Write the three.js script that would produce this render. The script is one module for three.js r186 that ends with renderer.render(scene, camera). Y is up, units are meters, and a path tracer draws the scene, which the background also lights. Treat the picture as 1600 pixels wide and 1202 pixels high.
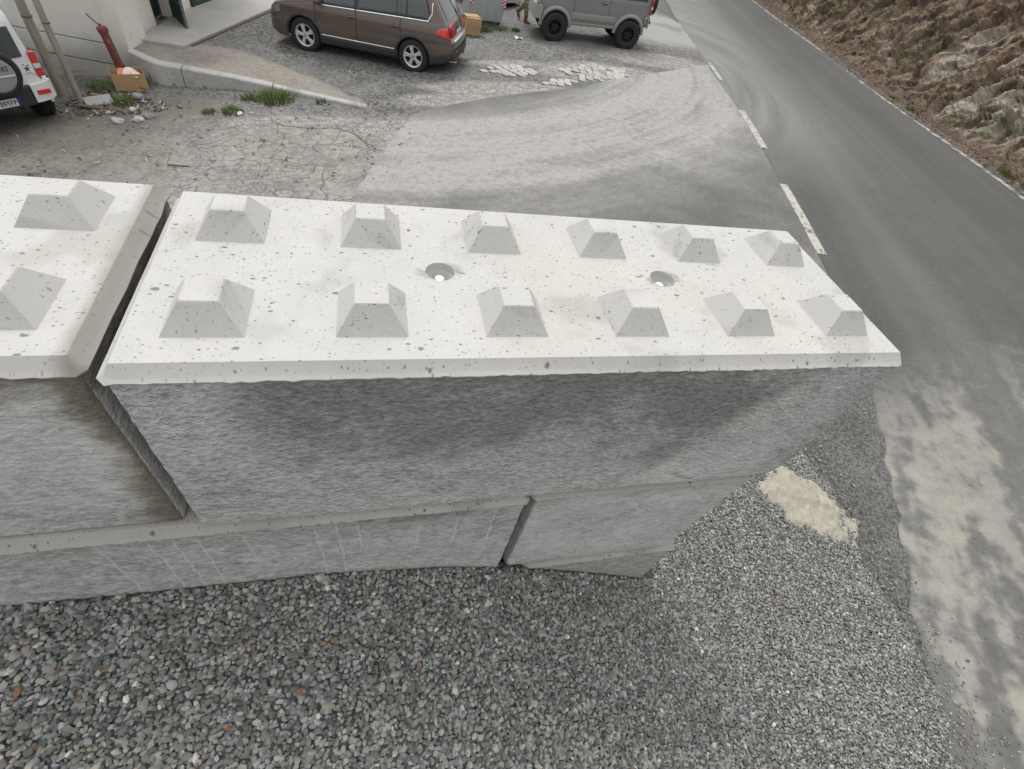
import * as THREE from 'three';
import { mergeGeometries, mergeVertices, toCreasedNormals } from 'three/addons/utils/BufferGeometryUtils.js';
import { ImprovedNoise } from 'three/addons/math/ImprovedNoise.js';
import { MarchingCubes } from 'three/addons/objects/MarchingCubes.js';
import { RoundedBoxGeometry } from 'three/addons/geometries/RoundedBoxGeometry.js';

// ------------------------------------------------------------------ camera, sky, sun, exposure
const scene = new THREE.Scene();
const camera = new THREE.PerspectiveCamera(76.62, 1024 / 769, 0.05, 600);
camera.position.set(-0.5842, 3.3424, 1.2568);
camera.rotation.set(-0.8345, -0.3986, 0.2736, 'YXZ');

const skyW = 256, skyH = 128, skyData = new Float32Array(skyW * skyH * 4);
for (let j = 0; j < skyH; j++) for (let i = 0; i < skyW; i++) {          // an even overcast: three times as bright overhead as at the horizon
  const s = Math.max(0, Math.sin(((j + 0.5) / skyH - 0.5) * Math.PI)), L = 1.2 * (1 + 2 * s) / 3, k = (j * skyW + i) * 4;
  skyData[k] = L * 0.995; skyData[k + 1] = L; skyData[k + 2] = L * 1.0; skyData[k + 3] = 1;
}
const sky = new THREE.DataTexture(skyData, skyW, skyH, THREE.RGBAFormat, THREE.FloatType);
sky.mapping = THREE.EquirectangularReflectionMapping; sky.magFilter = THREE.LinearFilter; sky.needsUpdate = true;
scene.background = sky; scene.environment = sky;

const sun = new THREE.DirectionalLight(new THREE.Color(1, 0.97, 0.93), 1.5);
sun.position.set(-3, 24, -21); sun.target.position.set(0, 0, -6);
sun.castShadow = true; sun.shadow.radius = 40; sun.shadow.mapSize.set(2048, 2048);
Object.assign(sun.shadow.camera, { left: -26, right: 26, top: 26, bottom: -26, near: 1, far: 80 });
scene.add(sun, sun.target);

const renderer = new THREE.WebGLRenderer({ antialias: true });
renderer.setSize(1024, 769);
renderer.toneMapping = THREE.LinearToneMapping;
renderer.toneMappingExposure = 1.3;
renderer.shadowMap.enabled = true;

// ------------------------------------------------------------------ helpers
function makeRng(seed) { let a = seed >>> 0; return () => { a = (a + 0x6D2B79F5) >>> 0; let t = Math.imul(a ^ (a >>> 15), 1 | a); t = (t + Math.imul(t ^ (t >>> 7), 61 | t)) ^ t; return ((t ^ (t >>> 14)) >>> 0) / 4294967296; }; }
const perlin = new ImprovedNoise();
const N2 = (x, y, s = 0) => perlin.noise(x, y, s * 7.31 + 0.37);
function fbm(x, y, oct = 4, s = 0) { let a = 0, g = 0.5; for (let i = 0; i < oct; i++) { a += g * N2(x, y, s + i * 3.1); x *= 2.03; y *= 2.03; g *= 0.5; } return a; }
const clamp = (x, a = 0, b = 1) => Math.min(b, Math.max(a, x));
const mix = (a, b, t) => a + (b - a) * t;
const sstep = (a, b, x) => { const t = clamp((x - a) / (b - a)); return t * t * (3 - 2 * t); };
const hash2 = (i, j, k = 0) => { let h = Math.imul(i, 374761393) + Math.imul(j, 668265263) + Math.imul(k, 974634541); h = Math.imul(h ^ (h >>> 13), 1274126177); return ((h ^ (h >>> 16)) >>> 0) / 4294967296; };
function pw(pts, x) {                                                    // piecewise linear
  if (x <= pts[0][0]) return pts[0][1];
  for (let i = 1; i < pts.length; i++) if (x <= pts[i][0]) return mix(pts[i - 1][1], pts[i][1], (x - pts[i - 1][0]) / (pts[i][0] - pts[i - 1][0]));
  return pts[pts.length - 1][1];
}
const vor = [0, 0, 0];
function voronoi(x, y, seed) {                                           // [distance to nearest border, id of the cell, nearest]
  const ix = Math.floor(x), iy = Math.floor(y); let f1 = 9, f2 = 9, id = 0;
  for (let b = -1; b <= 1; b++) for (let a = -1; a <= 1; a++) {
    const px = ix + a + 0.5 + 0.9 * (hash2(ix + a, iy + b, seed) - 0.5) - x, py = iy + b + 0.5 + 0.9 * (hash2(ix + a, iy + b, seed + 9) - 0.5) - y, d = px * px + py * py;
    if (d < f1) { f2 = f1; f1 = d; id = hash2(ix + a, iy + b, seed + 5); } else if (d < f2) f2 = d;
  }
  vor[0] = Math.sqrt(f2) - Math.sqrt(f1); vor[1] = id; vor[2] = Math.sqrt(f1); return vor;
}
const enc = c => { c = clamp(c); return Math.round(255 * (c <= 0.0031308 ? 12.92 * c : 1.055 * Math.pow(c, 1 / 2.4) - 0.055)); };
// a colour map (linear values in, sRGB stored) and its height map, over a rectangle in metres of the surface's own uv
function bake(w, h, x0, y0, x1, y1, fn, { bump = true, seamless = false } = {}) {
  const col = new Uint8Array(w * h * 4), hgt = bump ? new Uint8Array(w * h * 4) : null, o = [0, 0, 0, 0.5];
  for (let j = 0; j < h; j++) for (let i = 0; i < w; i++) {
    fn(x0 + (x1 - x0) * (i + 0.5) / w, y0 + (y1 - y0) * (j + 0.5) / h, o);
    const k = (j * w + i) * 4; col[k] = enc(o[0]); col[k + 1] = enc(o[1]); col[k + 2] = enc(o[2]); col[k + 3] = 255;
    if (bump) { const b = Math.round(255 * clamp(o[3])); hgt[k] = hgt[k + 1] = hgt[k + 2] = b; hgt[k + 3] = 255; }
  }
  const finish = (d, srgb) => {
    const t = new THREE.DataTexture(d, w, h); t.magFilter = THREE.LinearFilter; t.minFilter = THREE.LinearMipmapLinearFilter; t.generateMipmaps = true; t.wrapS = t.wrapT = THREE.RepeatWrapping;
    if (srgb) t.colorSpace = THREE.SRGBColorSpace;
    t.repeat.set(1 / (x1 - x0), 1 / (y1 - y0)); t.offset.set(-x0 / (x1 - x0), -y0 / (y1 - y0)); t.needsUpdate = true; return t;
  };
  return { map: finish(col, true), bumpMap: bump ? finish(hgt, false) : null };
}
function std(o) { const c = o.color; delete o.color; const m = new THREE.MeshStandardMaterial({ roughness: 0.9, ...o }); if (c) m.color.setRGB(...c); return m; }
function phys(o) { const c = o.color; delete o.color; const m = new THREE.MeshPhysicalMaterial({ roughness: 0.5, ...o }); if (c) m.color.setRGB(...c); return m; }
const used = {};
const numbered = n => { const k = used[n] = (used[n] ?? -1) + 1; return k ? `${n}_${String(k).padStart(3, '0')}` : n; };
function obj(name, geo, mat, parent = scene) {
  const m = new THREE.Mesh(geo, mat); m.name = parent === scene ? numbered(name) : name; m.castShadow = m.receiveShadow = true; parent.add(m); return m;
}
function tag(o, label, category, group) { o.userData = { label, category }; if (group) o.userData.group = group; return o; }
function thing(name, label, category, pos = [0, 0, 0], turn = 0, group) {
  const g = new THREE.Group(); g.name = numbered(name); g.position.set(...pos); g.rotation.y = turn; scene.add(g); return tag(g, label, category, group);
}
function structure(o, label) { o.userData.kind = 'structure'; if (label) o.userData.label = label; return o; }
function stuff(o, label, category) { o.userData.kind = 'stuff'; if (label) o.userData.label = label; if (category) o.userData.category = category; return o; }
function geoFrom(pos, idx, uv) {
  const g = new THREE.BufferGeometry(); g.setAttribute('position', new THREE.Float32BufferAttribute(pos, 3)); if (uv) g.setAttribute('uv', new THREE.Float32BufferAttribute(uv, 2));
  g.setIndex(idx); g.computeVertexNormals(); return g;
}
function gridGeo(nu, nv, fn, flip = false) {                             // fn(u, v) -> [x, y, z, s, t]
  const pos = [], uv = [], idx = [];
  for (let j = 0; j <= nv; j++) for (let i = 0; i <= nu; i++) { const p = fn(i / nu, j / nv); pos.push(p[0], p[1], p[2]); uv.push(p[3] ?? p[0], p[4] ?? p[2]); }
  for (let j = 0; j < nv; j++) for (let i = 0; i < nu; i++) { const a = j * (nu + 1) + i, b = a + 1, c = a + nu + 1, d = c + 1; flip ? idx.push(a, b, c, b, d, c) : idx.push(a, c, b, b, c, d); }
  return geoFrom(pos, idx, uv);
}
const box = (w, h, d, x = 0, y = 0, z = 0) => new THREE.BoxGeometry(w, h, d).translate(x, y, z);
const rbox = (w, h, d, x = 0, y = 0, z = 0, r = 0.01, s = 2) => new RoundedBoxGeometry(w, h, d, s, Math.min(r, w / 2.01, h / 2.01, d / 2.01)).translate(x, y, z);
function bar(a, b, r0, r1 = r0, seg = 10) {
  const A = new THREE.Vector3(...a), B = new THREE.Vector3(...b), L = A.distanceTo(B), g = new THREE.CylinderGeometry(r1, r0, L, seg);
  g.translate(0, L / 2, 0); g.applyQuaternion(new THREE.Quaternion().setFromUnitVectors(new THREE.Vector3(0, 1, 0), B.clone().sub(A).normalize())); return g.translate(...a);
}
const merge = list => mergeGeometries(list.map(g => { let q = g.index ? g.toNonIndexed() : g.clone(); for (const k of Object.keys(q.attributes)) if (!['position', 'normal', 'uv'].includes(k)) q.deleteAttribute(k); return q; }));

// ------------------------------------------------------------------ the lie of the land
const KERB = [[-5.42, -11.72], [-4.8, -11.24], [-3.42, -11.01], [-2.42, -10.76], [-0.74, -9.91]];
const kerbZ = x => pw(KERB, x);
const padY = x => -1.1 + 0.09 * Math.max(0, x + 2.4);
function land(x, z) {
  let h = x > 5.2 ? 0.05 * (x - 5.2) : x > -7 ? 0.11 * (x - 5.2) : 0.11 * -12.2;
  h += 0.04 * (Math.max(z, -45) + 2.2);
  if (x < 3.4) { const k = sstep(-4, -1.5, z) * sstep(3.4, 1.2, x); h = mix(h, Math.max(h, -0.02), k); }
  return h;
}
function groundY(x, z) { const h = land(x, z); const k = x > -5.5 && x < 2.4 && z < kerbZ(Math.min(x, -0.74)) ? sstep(pw([[-14, 2.2], [-10, -0.6]], z), -2.4, x) : 0; return k > 0 ? h + Math.max(0, padY(Math.min(x, -0.7)) - h) * k : h; }
const LEFT = [[13.3, -27], [12.62, -24.8], [11.27, -20.7], [9.98, -16.3], [9.09, -13.55], [8.48, -11.4], [8.09, -10], [7.3, -7.7], [6.74, -6.2], [5.89, -3.9], [5.25, -2.2], [4.5, -0.9], [3.9, 0.1], [3.2, 1.2], [2.5, 2.4], [1.6, 4]];
const RIGHT = [[20.4, -31], [19.3, -28.3], [17.33, -22], [16.33, -18.5], [15.55, -16], [14.66, -13.3], [13.9, -10.6], [13.5, -9], [13.12, -7.6], [12.65, -6.06], [11.95, -4], [11.2, -2], [10.4, 0], [9.5, 2], [8.5, 4], [7.5, 5.8]];
const far = (pts, dx, dz) => [[pts[0][0] + dx, pts[0][1] + dz], ...pts];
const leftC = new THREE.CatmullRomCurve3(far(LEFT, 6, -22).map(p => new THREE.Vector3(p[0], 0, p[1])), false, 'centripetal');
const rightC = new THREE.CatmullRomCurve3(far(RIGHT, 6, -20).map(p => new THREE.Vector3(p[0], 0, p[1])), false, 'centripetal');
leftC.arcLengthDivisions = rightC.arcLengthDivisions = 800;
const leftX = z => pw([...LEFT].reverse().length ? LEFT.map(p => [p[1], p[0]]) : [], z);
const APRON = [[-2.2, -3.2], [-1.6, -4.6], [-0.98, -6.08], [-0.52, -7.55], [0.14, -9.49], [0.98, -10.04], [2.04, -10.56], [4.18, -11.22], [6.58, -12.57], [7.9, -13.4], [9.3, -14.2]];

// surface colours, all in metres of the ground plane
function speck(x, z, f, s) { const a = hash2(Math.floor(x * f), Math.floor(z * f), s); return a; }
function tracks(x, z) {                                                  // dust swept in arcs by cars turning in from the road
  const dx = x - 0.5, dz = z + 15.5, r = Math.hypot(dx, dz), th = Math.atan2(dz, dx);
  return fbm(r * 1.5 + 0.3 * fbm(x * 0.4, z * 0.4, 2, 3), th * 1.2, 3, 11) + 0.55 * fbm(r * 6, th * 2.2, 2, 17);
}
const arcR = (x, z) => Math.hypot(x - 0.5, z + 15.5);
function asphaltGrain(x, z) { return (hash2(Math.floor(x * 130), Math.floor(z * 130), 2) - 0.5) * 0.5 + N2(x * 40, z * 40, 5) * 0.5 + N2(x * 17, z * 17, 6) * 0.35; }
function apronColor(x, z, o) {
  const g = asphaltGrain(x, z), r = arcR(x, z), t = tracks(x, z);
  let dust = sstep(5.2, 6.9, r + 0.5 * fbm(x * 0.5, z * 0.5, 2, 4)) * sstep(11.2, 8.2, r + 0.9 * fbm(x * 0.6, z * 0.6, 3, 8));
  dust = clamp(dust * (0.85 + 0.95 * t) + 0.10 + 0.4 * fbm(x * 1.1, z * 1.1, 4, 21));
  const fine = clamp(0.5 + fbm(x * 7, z * 7, 3, 31) * 1.1 + fbm(x * 24, z * 24, 2, 33) * 0.9); dust = clamp(dust * (0.66 + 0.62 * fine));
  const base = 0.138 + 0.06 * g + 0.03 * fbm(x * 0.9, z * 0.9, 3, 25), d = 0.40 + 0.09 * g;
  let c = mix(base, d, dust), bits = hash2(Math.floor(x * 60), Math.floor(z * 60), 77) > 0.9975 && fbm(x, z, 2, 9) > -0.15 ? 0.45 : 1;
  c *= bits;
  o[0] = c * 1.005; o[1] = c * 0.985; o[2] = c * 0.96; o[3] = 0.5 + 0.35 * g + (bits < 1 ? 0.3 : 0);
}
function roadColor(x, z, o) {
  // across: metres from the left edge line, so that wheel tracks follow the road
  const lx = leftX(z), across = (x - lx) * 0.92, g = asphaltGrain(x, z);
  let c = 0.115 + 0.035 * g;
  c *= 1 + 0.42 * fbm(across * 1.1, z * 0.06, 3, 41) + 0.22 * fbm(across * 4.5, z * 0.10, 3, 44) + 0.16 * fbm(x * 0.7, z * 0.7, 3, 46) + 0.10 * fbm(x * 4, z * 4, 2, 48);
  c *= 1 + 0.16 * (sstep(1.0, 1.6, across) * sstep(2.6, 2.0, across)) - 0.12 * sstep(3.2, 4.2, across) * sstep(5.6, 4.6, across);
  // dust carried out of the yard, far part
  const t = tracks(x, z), dFar = sstep(3.4, 0.3, across + 0.8 * t) * sstep(-5.5, -10.5, z) * clamp(0.75 + 1.0 * t);
  c = mix(c, 0.33, dFar * 0.8);
  // pale dried silt spread near the gravel heap
  const w = fbm(x * 0.55 + z * 0.25, z * 0.35, 4, 51), s1 = fbm((x + z * 0.62) * 1.7, z * 0.25 - x * 0.15, 4, 53), f = fbm(x * 5, z * 5, 4, 55);
  let silt = sstep(-1.6, -0.2, z + 0.25 * (x - 4)) * sstep(7.2, 4.4, x + 0.55 * z + 2.2 * w);
  silt = clamp(silt * clamp(0.85 + 1.9 * s1 + 0.6 * f)); const gaps = sstep(0.02, 0.28, s1 + 0.4 * f + 0.12);
  silt *= 0.35 + 0.65 * gaps;
  const yel = clamp(silt * (0.6 + 0.8 * f));
  const sc = 0.335 * (1 + 0.2 * g + 0.3 * f);
  let r = mix(c * 0.99, sc * 1.01, silt), gg = mix(c * 0.985, sc * 0.99, silt), b = mix(c * 0.965, sc * mix(0.94, 0.86, yel), silt);
  const crumb = hash2(Math.floor(x * 70), Math.floor(z * 70), 79); if (crumb > 0.9975) { const k = crumb > 0.9990 ? 1.4 : 0.6; r *= k; gg *= k; b *= k; }
  o[0] = r; o[1] = gg; o[2] = b; o[3] = 0.5 + 0.35 * g + 0.15 * silt * f;
}
const blob = (x, z, cx, cz, rx, rz, n) => sstep(1.25, 0.75, Math.hypot((x - cx) / rx, (z - cz) / rz) + n);
function yardColor(x, z, o) {
  const g = asphaltGrain(x, z), m = fbm(x * 1.3, z * 1.3, 4, 61), f = fbm(x * 6, z * 6, 3, 63), st = hash2(Math.floor(x * 85), Math.floor(z * 85), 3);
  // loose grey gravel and worn asphalt
  const st2 = voronoi(x * 20, z * 20, 12)[1] - 0.5, gr = 0.7 + 0.6 * sstep(-0.2, 0.25, fbm(x * 0.9, z * 0.9, 2, 65));
  let c = 0.175 * (1 + gr * (0.5 * (st - 0.5) + 0.95 * st2) + 0.4 * g + 0.4 * m), r = c * 1.0, gg = c * 0.985, b = c * 0.96, h = 0.5 + 0.3 * g + 0.3 * st2;
  // pale cracked skin: near left field and the broken rim of the apron
  const near = sstep(-9.9, -9.0, z + 0.25 * m) * sstep(0.6, -0.2, x) * sstep(-6.0, -2.6, x + 1.6 * m);
  const rim = Math.max(blob(x, z, 1.3, -10.35, 1.35, 0.5, 0.5 * m), blob(x, z, 2.3, -11.15, 1.7, 0.5, 0.6 * m), blob(x, z, 5.2, -12.6, 1.8, 0.75, 0.5 * m), blob(x, z, 7.6, -14.3, 1.6, 0.8, 0.6 * m), blob(x, z, 2.9, -13.1, 1.0, 0.28, 0.7 * m), blob(x, z, -0.25, -8.75, 0.75, 0.55, 0.5 * m), blob(x, z, -1.9, -9.2, 1.1, 0.28, 0.5 * m));
  const pale = clamp(Math.max(near * 0.9, rim * (0.9 + 0.5 * f)));
  const slick = blob(x, z, 9.6, -18.6, 2.6, 2.6, 0.3 * m);                // smooth pale concrete behind the grey car
  const pc = mix(0.345, 0.40, rim) * (1 + 0.24 * g + 0.4 * f + 0.2 * m + 0.2 * st2);
  r = mix(r, pc * 1.02, pale); gg = mix(gg, pc * 0.985, pale); b = mix(b, pc * 0.935, pale);
  r = mix(r, 0.36 * (1 + 0.08 * f), slick); gg = mix(gg, 0.357 * (1 + 0.08 * f), slick); b = mix(b, 0.348 * (1 + 0.08 * f), slick);
  if (near > 0.02 || rim > 0.05) {
    const wx = x + 0.10 * N2(x * 4, z * 4, 71), wz = z + 0.10 * N2(x * 4, z * 4, 73);
    const c1 = voronoi(wx * 4.4, wz * 5.2, 1)[0], i1 = vor[1], c2 = voronoi(wx * 12, wz * 14, 2)[0], c3 = voronoi(wx * 1.3, wz * 1.5, 15)[0];
    const v1 = fbm(x * 1.6, z * 1.6, 3, 75), v2 = fbm(x * 1.1 + 4, z * 1.1, 3, 76), k1 = sstep(0.10, 0.02, c1 + 0.05 * f) * sstep(-0.25, 0.12, v1 + 0.15 * rim), k2 = sstep(0.20, 0.04, c2 + 0.1 * f) * sstep(-0.12, 0.22, v2 + 0.06 + 0.25 * rim), k3 = sstep(0.03, 0.008, c3) * 0.8, k = clamp(Math.max(k1 * 0.75, k2 * 0.62, k3)) * pale;
    const tone = 1 + 0.10 * (i1 - 0.5); r *= tone; gg *= tone; b *= tone;
    r = mix(r, 0.085, k); gg = mix(gg, 0.078, k); b = mix(b, 0.07, k); h = mix(h + 0.12 * pale, 0.12, k);
  }
  // brown silt at the foot of the kerb and along the left
  const dirt = clamp(sstep(-3.2, -5.6, x + 0.9 * m) * sstep(-11.8, -9.2, z) * (0.75 + 0.9 * m) + blob(x, z, -4.2, -9.9, 0.9, 0.5, 0.6 * m) * 0.8);
  const dc = 0.215 * (1 + 0.25 * f + 0.25 * m + 0.15 * g);
  r = mix(r, dc * 1.05, dirt * 0.85); gg = mix(gg, dc * 0.96, dirt * 0.85); b = mix(b, dc * 0.80, dirt * 0.85);
  // brown dusty concrete between the kerb and the parked car
  const sw = pw([[-6, 1.9], [-3.4, 1.55], [-2.4, 1.2], [-1.4, 0.7], [-0.7, 0.12]], x), strip = x < -0.6 && z < kerbZ(Math.min(x, -0.74)) + 0.03 ? sstep(sw + 0.2, sw - 0.15, (kerbZ(Math.min(x, -0.74)) - z) + 0.5 * m) : 0;
  if (strip > 0) { const sc = 0.30 * (1 + 0.25 * f + 0.25 * g + 0.25 * m + 0.2 * st2); r = mix(r, sc * 1.04, strip); gg = mix(gg, sc * 0.95, strip); b = mix(b, sc * 0.83, strip); h = mix(h, 0.5 + 0.2 * g, strip); }
  // one long open crack
  const ck = [[-2.44, -9.17], [-2.2, -8.95], [-1.7, -8.8], [-1.25, -8.85], [-0.95, -8.6], [-0.75, -8.2], [-0.5, -7.8]];
  if (x > -2.6 && x < -0.3 && z < -7.6 && z > -9.4) for (let i = 1; i < ck.length; i++) {
    const [ax, az] = ck[i - 1], [bx, bz] = ck[i], t = clamp(((x - ax) * (bx - ax) + (z - az) * (bz - az)) / ((bx - ax) ** 2 + (bz - az) ** 2)), d = Math.hypot(x - mix(ax, bx, t) + 0.05 * f, z - mix(az, bz, t) + 0.06 * fbm(x * 9, z * 9, 3, 64));
    const k = sstep(0.032, 0.008, d) * 0.8; r = mix(r, 0.07, k); gg = mix(gg, 0.062, k); b = mix(b, 0.052, k); h = mix(h, 0.02, k);
  }
  // oil and damp marks on the gravel
  const oil = sstep(0.1, 0.4, fbm(x * 0.7, z * 0.7, 3, 81)) * (1 - pale) * 0.28; r *= 1 - oil; gg *= 1 - oil; b *= 1 - oil * 0.95;
  const chip = hash2(Math.floor(x * 48), Math.floor(z * 48), 78); if (chip > 0.994) { const k = chip > 0.9975 ? 1.5 : 0.55; r *= k; gg *= k; b *= k; }
  o[0] = r; o[1] = gg; o[2] = b; o[3] = h;
}

const yardTex = bake(2048, 2048, -9, -24, 11, -4, yardColor), apronTex = bake(1792, 1792, -2.5, -14.5, 9.7, -2.3, apronColor);
const roadNear = bake(2048, 2048, 1.5, -6.5, 13.5, 5.5, roadColor, { bump: false }), roadFar = bake(1280, 2048, 5, -31, 20.5, -5.5, roadColor, { bump: false });
const grainTex = bake(768, 768, 0, 0, 0.9, 0.9, (x, z, o) => {            // fine relief of rolled asphalt, repeated
  const h = voronoi(x * 90, z * 90, 4)[2]; o[0] = o[1] = o[2] = 0.5; o[3] = 0.75 - 0.6 * h;
}).bumpMap;
const yardMat = std({ color: [0.75, 0.745, 0.735], map: yardTex.map, bumpMap: yardTex.bumpMap, bumpScale: 0.02, roughness: 0.95 });
const verge = bake(1024, 1024, 0, 0, 3, 3, (x, z, o) => { const d = voronoi(x * 60, z * 60, 7)[2], i = vor[1], n = fbm(x * 2, z * 2, 4, 97), k = 0.10 * (0.5 + 1.0 * i) * (1 + 0.5 * n); o[0] = k * 1.01; o[1] = k * 1.0; o[2] = k * 0.95; o[3] = 0.8 - 0.7 * d; });
const farGroundMat = std({ map: verge.map, bumpMap: verge.bumpMap, bumpScale: 0.012 });
const apronMat = std({ color: [0.76, 0.755, 0.75], map: apronTex.map, bumpMap: apronTex.bumpMap, bumpScale: 0.004, roughness: 0.9 });
const roadNearMat = std({ color: [0.72, 0.715, 0.70], map: roadNear.map, bumpMap: grainTex, bumpScale: 0.003, roughness: 0.88 });
const roadFarMat = std({ color: [0.72, 0.715, 0.70], map: roadFar.map, bumpMap: grainTex, bumpScale: 0.003, roughness: 0.88 });

{ // ground: one sheet, fine where it is seen
  const axis = (a, b, step, lo, hi) => { const v = []; for (let x = a; x <= b + 1e-6; x += step) v.push(x); let s = step; for (let x = a; x > lo;) { s *= 1.35; x -= s; v.unshift(Math.max(x, lo)); } s = step; for (let x = b; x < hi;) { s *= 1.35; x += s; v.push(Math.min(x, hi)); } return v; };
  const xs = axis(-9, 11, 0.1, -220, 220), zs = axis(-24, -4, 0.1, -260, 120), pos = [], uv = [], near = [], out = [];
  for (const z of zs) for (const x of xs) { const inside = x > -9 && x < 11 && z > -24 && z < -4; pos.push(x, groundY(x, z) + (inside ? 0.012 * fbm(x * 0.9, z * 0.9, 3, 91) : 0), z); uv.push(x, z); }
  const n = xs.length;
  for (let j = 0; j < zs.length - 1; j++) for (let i = 0; i < n - 1; i++) { const a = j * n + i, q = [a, a + n, a + 1, a + 1, a + n, a + n + 1], inn = xs[i] > -9.01 && xs[i + 1] < 11.01 && zs[j] > -24.01 && zs[j + 1] < -3.99; (inn ? near : out).push(...q); }
  const g = geoFrom(pos, [...near, ...out], uv); g.addGroup(0, near.length, 0); g.addGroup(near.length, out.length, 1);
  var ground = structure(obj('ground', g, [yardMat, farGroundMat]), 'worn grey yard of broken asphalt and loose gravel');
}
{ // apron of newer asphalt between the yard and the road, with a real edge
  const rows = 150, cols = 60;
  const edgeAt = t => { const L = APRON, k = t * (L.length - 1), i = Math.min(L.length - 2, Math.floor(k)); return [mix(L[i][0], L[i + 1][0], k - i), mix(L[i][1], L[i + 1][1], k - i)]; };
  const rEnd = t => { const z = mix(-1.6, -14.3, t); return [leftX(z) - 0.03, z]; };
  const top = gridGeo(cols, rows, (u, v) => {
    let [ax, az] = edgeAt(v); const [bx, bz] = rEnd(v), j = 0.06 * fbm(v * 40, 3, 3, 95); ax += j; az += j;
    const k = Math.max(0, u - 0.01) / 0.99, x = mix(ax, bx, k), z = mix(az, bz, k); const zz = v === 0 ? z + 0.25 + 0.5 * fbm(x * 2.2, 4, 4, 98) : z; return [x, groundY(x, zz) + (u === 0 || v === 0 ? -0.03 : 0.022), zz, x, zz];
  });
  structure(obj('road_apron', top, apronMat), 'smooth dusty asphalt apron between yard and road');
}
{ // road
  const nu = 40, nv = 520, idxN = [], idxF = [], pos = [], uv = [];
  for (let j = 0; j <= nv; j++) for (let i = 0; i <= nu; i++) {
    const v = j / nv, a = leftC.getPointAt(v), b = rightC.getPointAt(v), u = Math.max(0, i - 1) / (nu - 1) * 1.05, e = i < 2 ? 0.13 * fbm(v * 190, 2, 5, 93) - (i ? 0 : 0.02) : 0, x = mix(a.x, b.x, u) + e, z = mix(a.z, b.z, u); pos.push(x, groundY(x, z) + (i ? 0.016 : -0.03), z); uv.push(x, z);
  }
  for (let j = 0; j < nv; j++) for (let i = 0; i < nu; i++) { const a = j * (nu + 1) + i, q = [a, a + nu + 1, a + 1, a + 1, a + nu + 1, a + nu + 2]; (pos[a * 3 + 2] > -6 && pos[(a + nu + 2) * 3 + 2] > -6 ? idxN : idxF).push(...q); }
  const g = geoFrom(pos, [...idxN, ...idxF], uv); g.addGroup(0, idxN.length, 0); g.addGroup(idxN.length, idxF.length, 1);
  var road = structure(obj('road', g, [roadNearMat, roadFarMat]), 'grey two-lane asphalt road with dusty wheel tracks');
}
{ // worn paint
  const paint = bake(512, 512, 0, 0, 1.6, 1.6, (x, z, o) => { const n = fbm(x * 12, z * 12, 4, 101), g = asphaltGrain(x, z), wear = sstep(-0.05, -0.35, n + 0.5 * g); o[0] = mix(0.40, 0.12, wear); o[1] = mix(0.395, 0.118, wear); o[2] = mix(0.35, 0.11, wear); }, { bump: false }).map;
  const paintMat = std({ map: paint, bumpMap: grainTex, bumpScale: 0.003, roughness: 0.8 });
  const old = bake(512, 512, 0, 0, 2.4, 2.4, (x, z, o) => { const n = fbm(x * 4, z * 4, 5, 105), g = asphaltGrain(x, z), wear = sstep(0.18, -0.12, n + 0.3 * g); o[0] = mix(0.36, 0.13, wear); o[1] = mix(0.35, 0.127, wear); o[2] = mix(0.32, 0.115, wear); }, { bump: false }).map, paintOld = std({ map: old, bumpMap: grainTex, bumpScale: 0.003, roughness: 0.85 });
  const stripe = (name, pts, w0, w1, wob) => {
    const C = new THREE.CatmullRomCurve3(pts.map(p => new THREE.Vector3(p[0], 0, p[1]))), n = Math.max(8, Math.round(C.getLength() / 0.12));
    const g = gridGeo(2, n, (u, v) => { const p = C.getPointAt(v), t = C.getTangentAt(v), nx = -t.z, nz = t.x, e = wob * fbm(v * n * 0.3, u * 5, 3, 103), d = mix(w0, w1, u) + (u === 0.5 ? 0 : e), x = p.x + nx * d, z = p.z + nz * d; return [x, groundY(x, z) + 0.023, z, x, z]; });
    const up = g.attributes.normal.getY(0) > 0; if (!up) { const ix = g.index.array; for (let k = 0; k < ix.length; k += 3) { const q = ix[k]; ix[k] = ix[k + 1]; ix[k + 1] = q; } g.computeVertexNormals(); }
    return obj(name, g, paintMat, road);
  };
  for (const [a, b] of [[[8.19, -10.25], [7.42, -7.95]], [[6.80, -6.28], [5.96, -3.95]]]) stripe('dash_marking', [a, [(a[0] + b[0]) / 2 + 0.01, (a[1] + b[1]) / 2], b], -0.075, 0.075, 0.012);
  stripe('dash_marking', [[9.45, -14.4], [8.95, -12.7]], -0.06, 0.06, 0.03);
  // edge line by the rock, with gaps where grit covers it
  const P = t => { const p = rightC.getPointAt(t); return [p.x - 0.05, p.z]; };
  for (const [a, b, w] of [[0.3, 0.44, 0.06], [0.442, 0.512, 0.07], [0.515, 0.585, 0.065], [0.625, 0.64, 0.05], [0.645, 0.705, 0.055], [0.707, 0.80, 0.07], [0.802, 0.99, 0.065]]) { const pts = []; for (let k = 0; k <= 8; k++) pts.push(P(mix(a, b, k / 8))); stripe('edge_line', pts, -w, w, 0.09).material = paintOld; }
}

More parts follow.
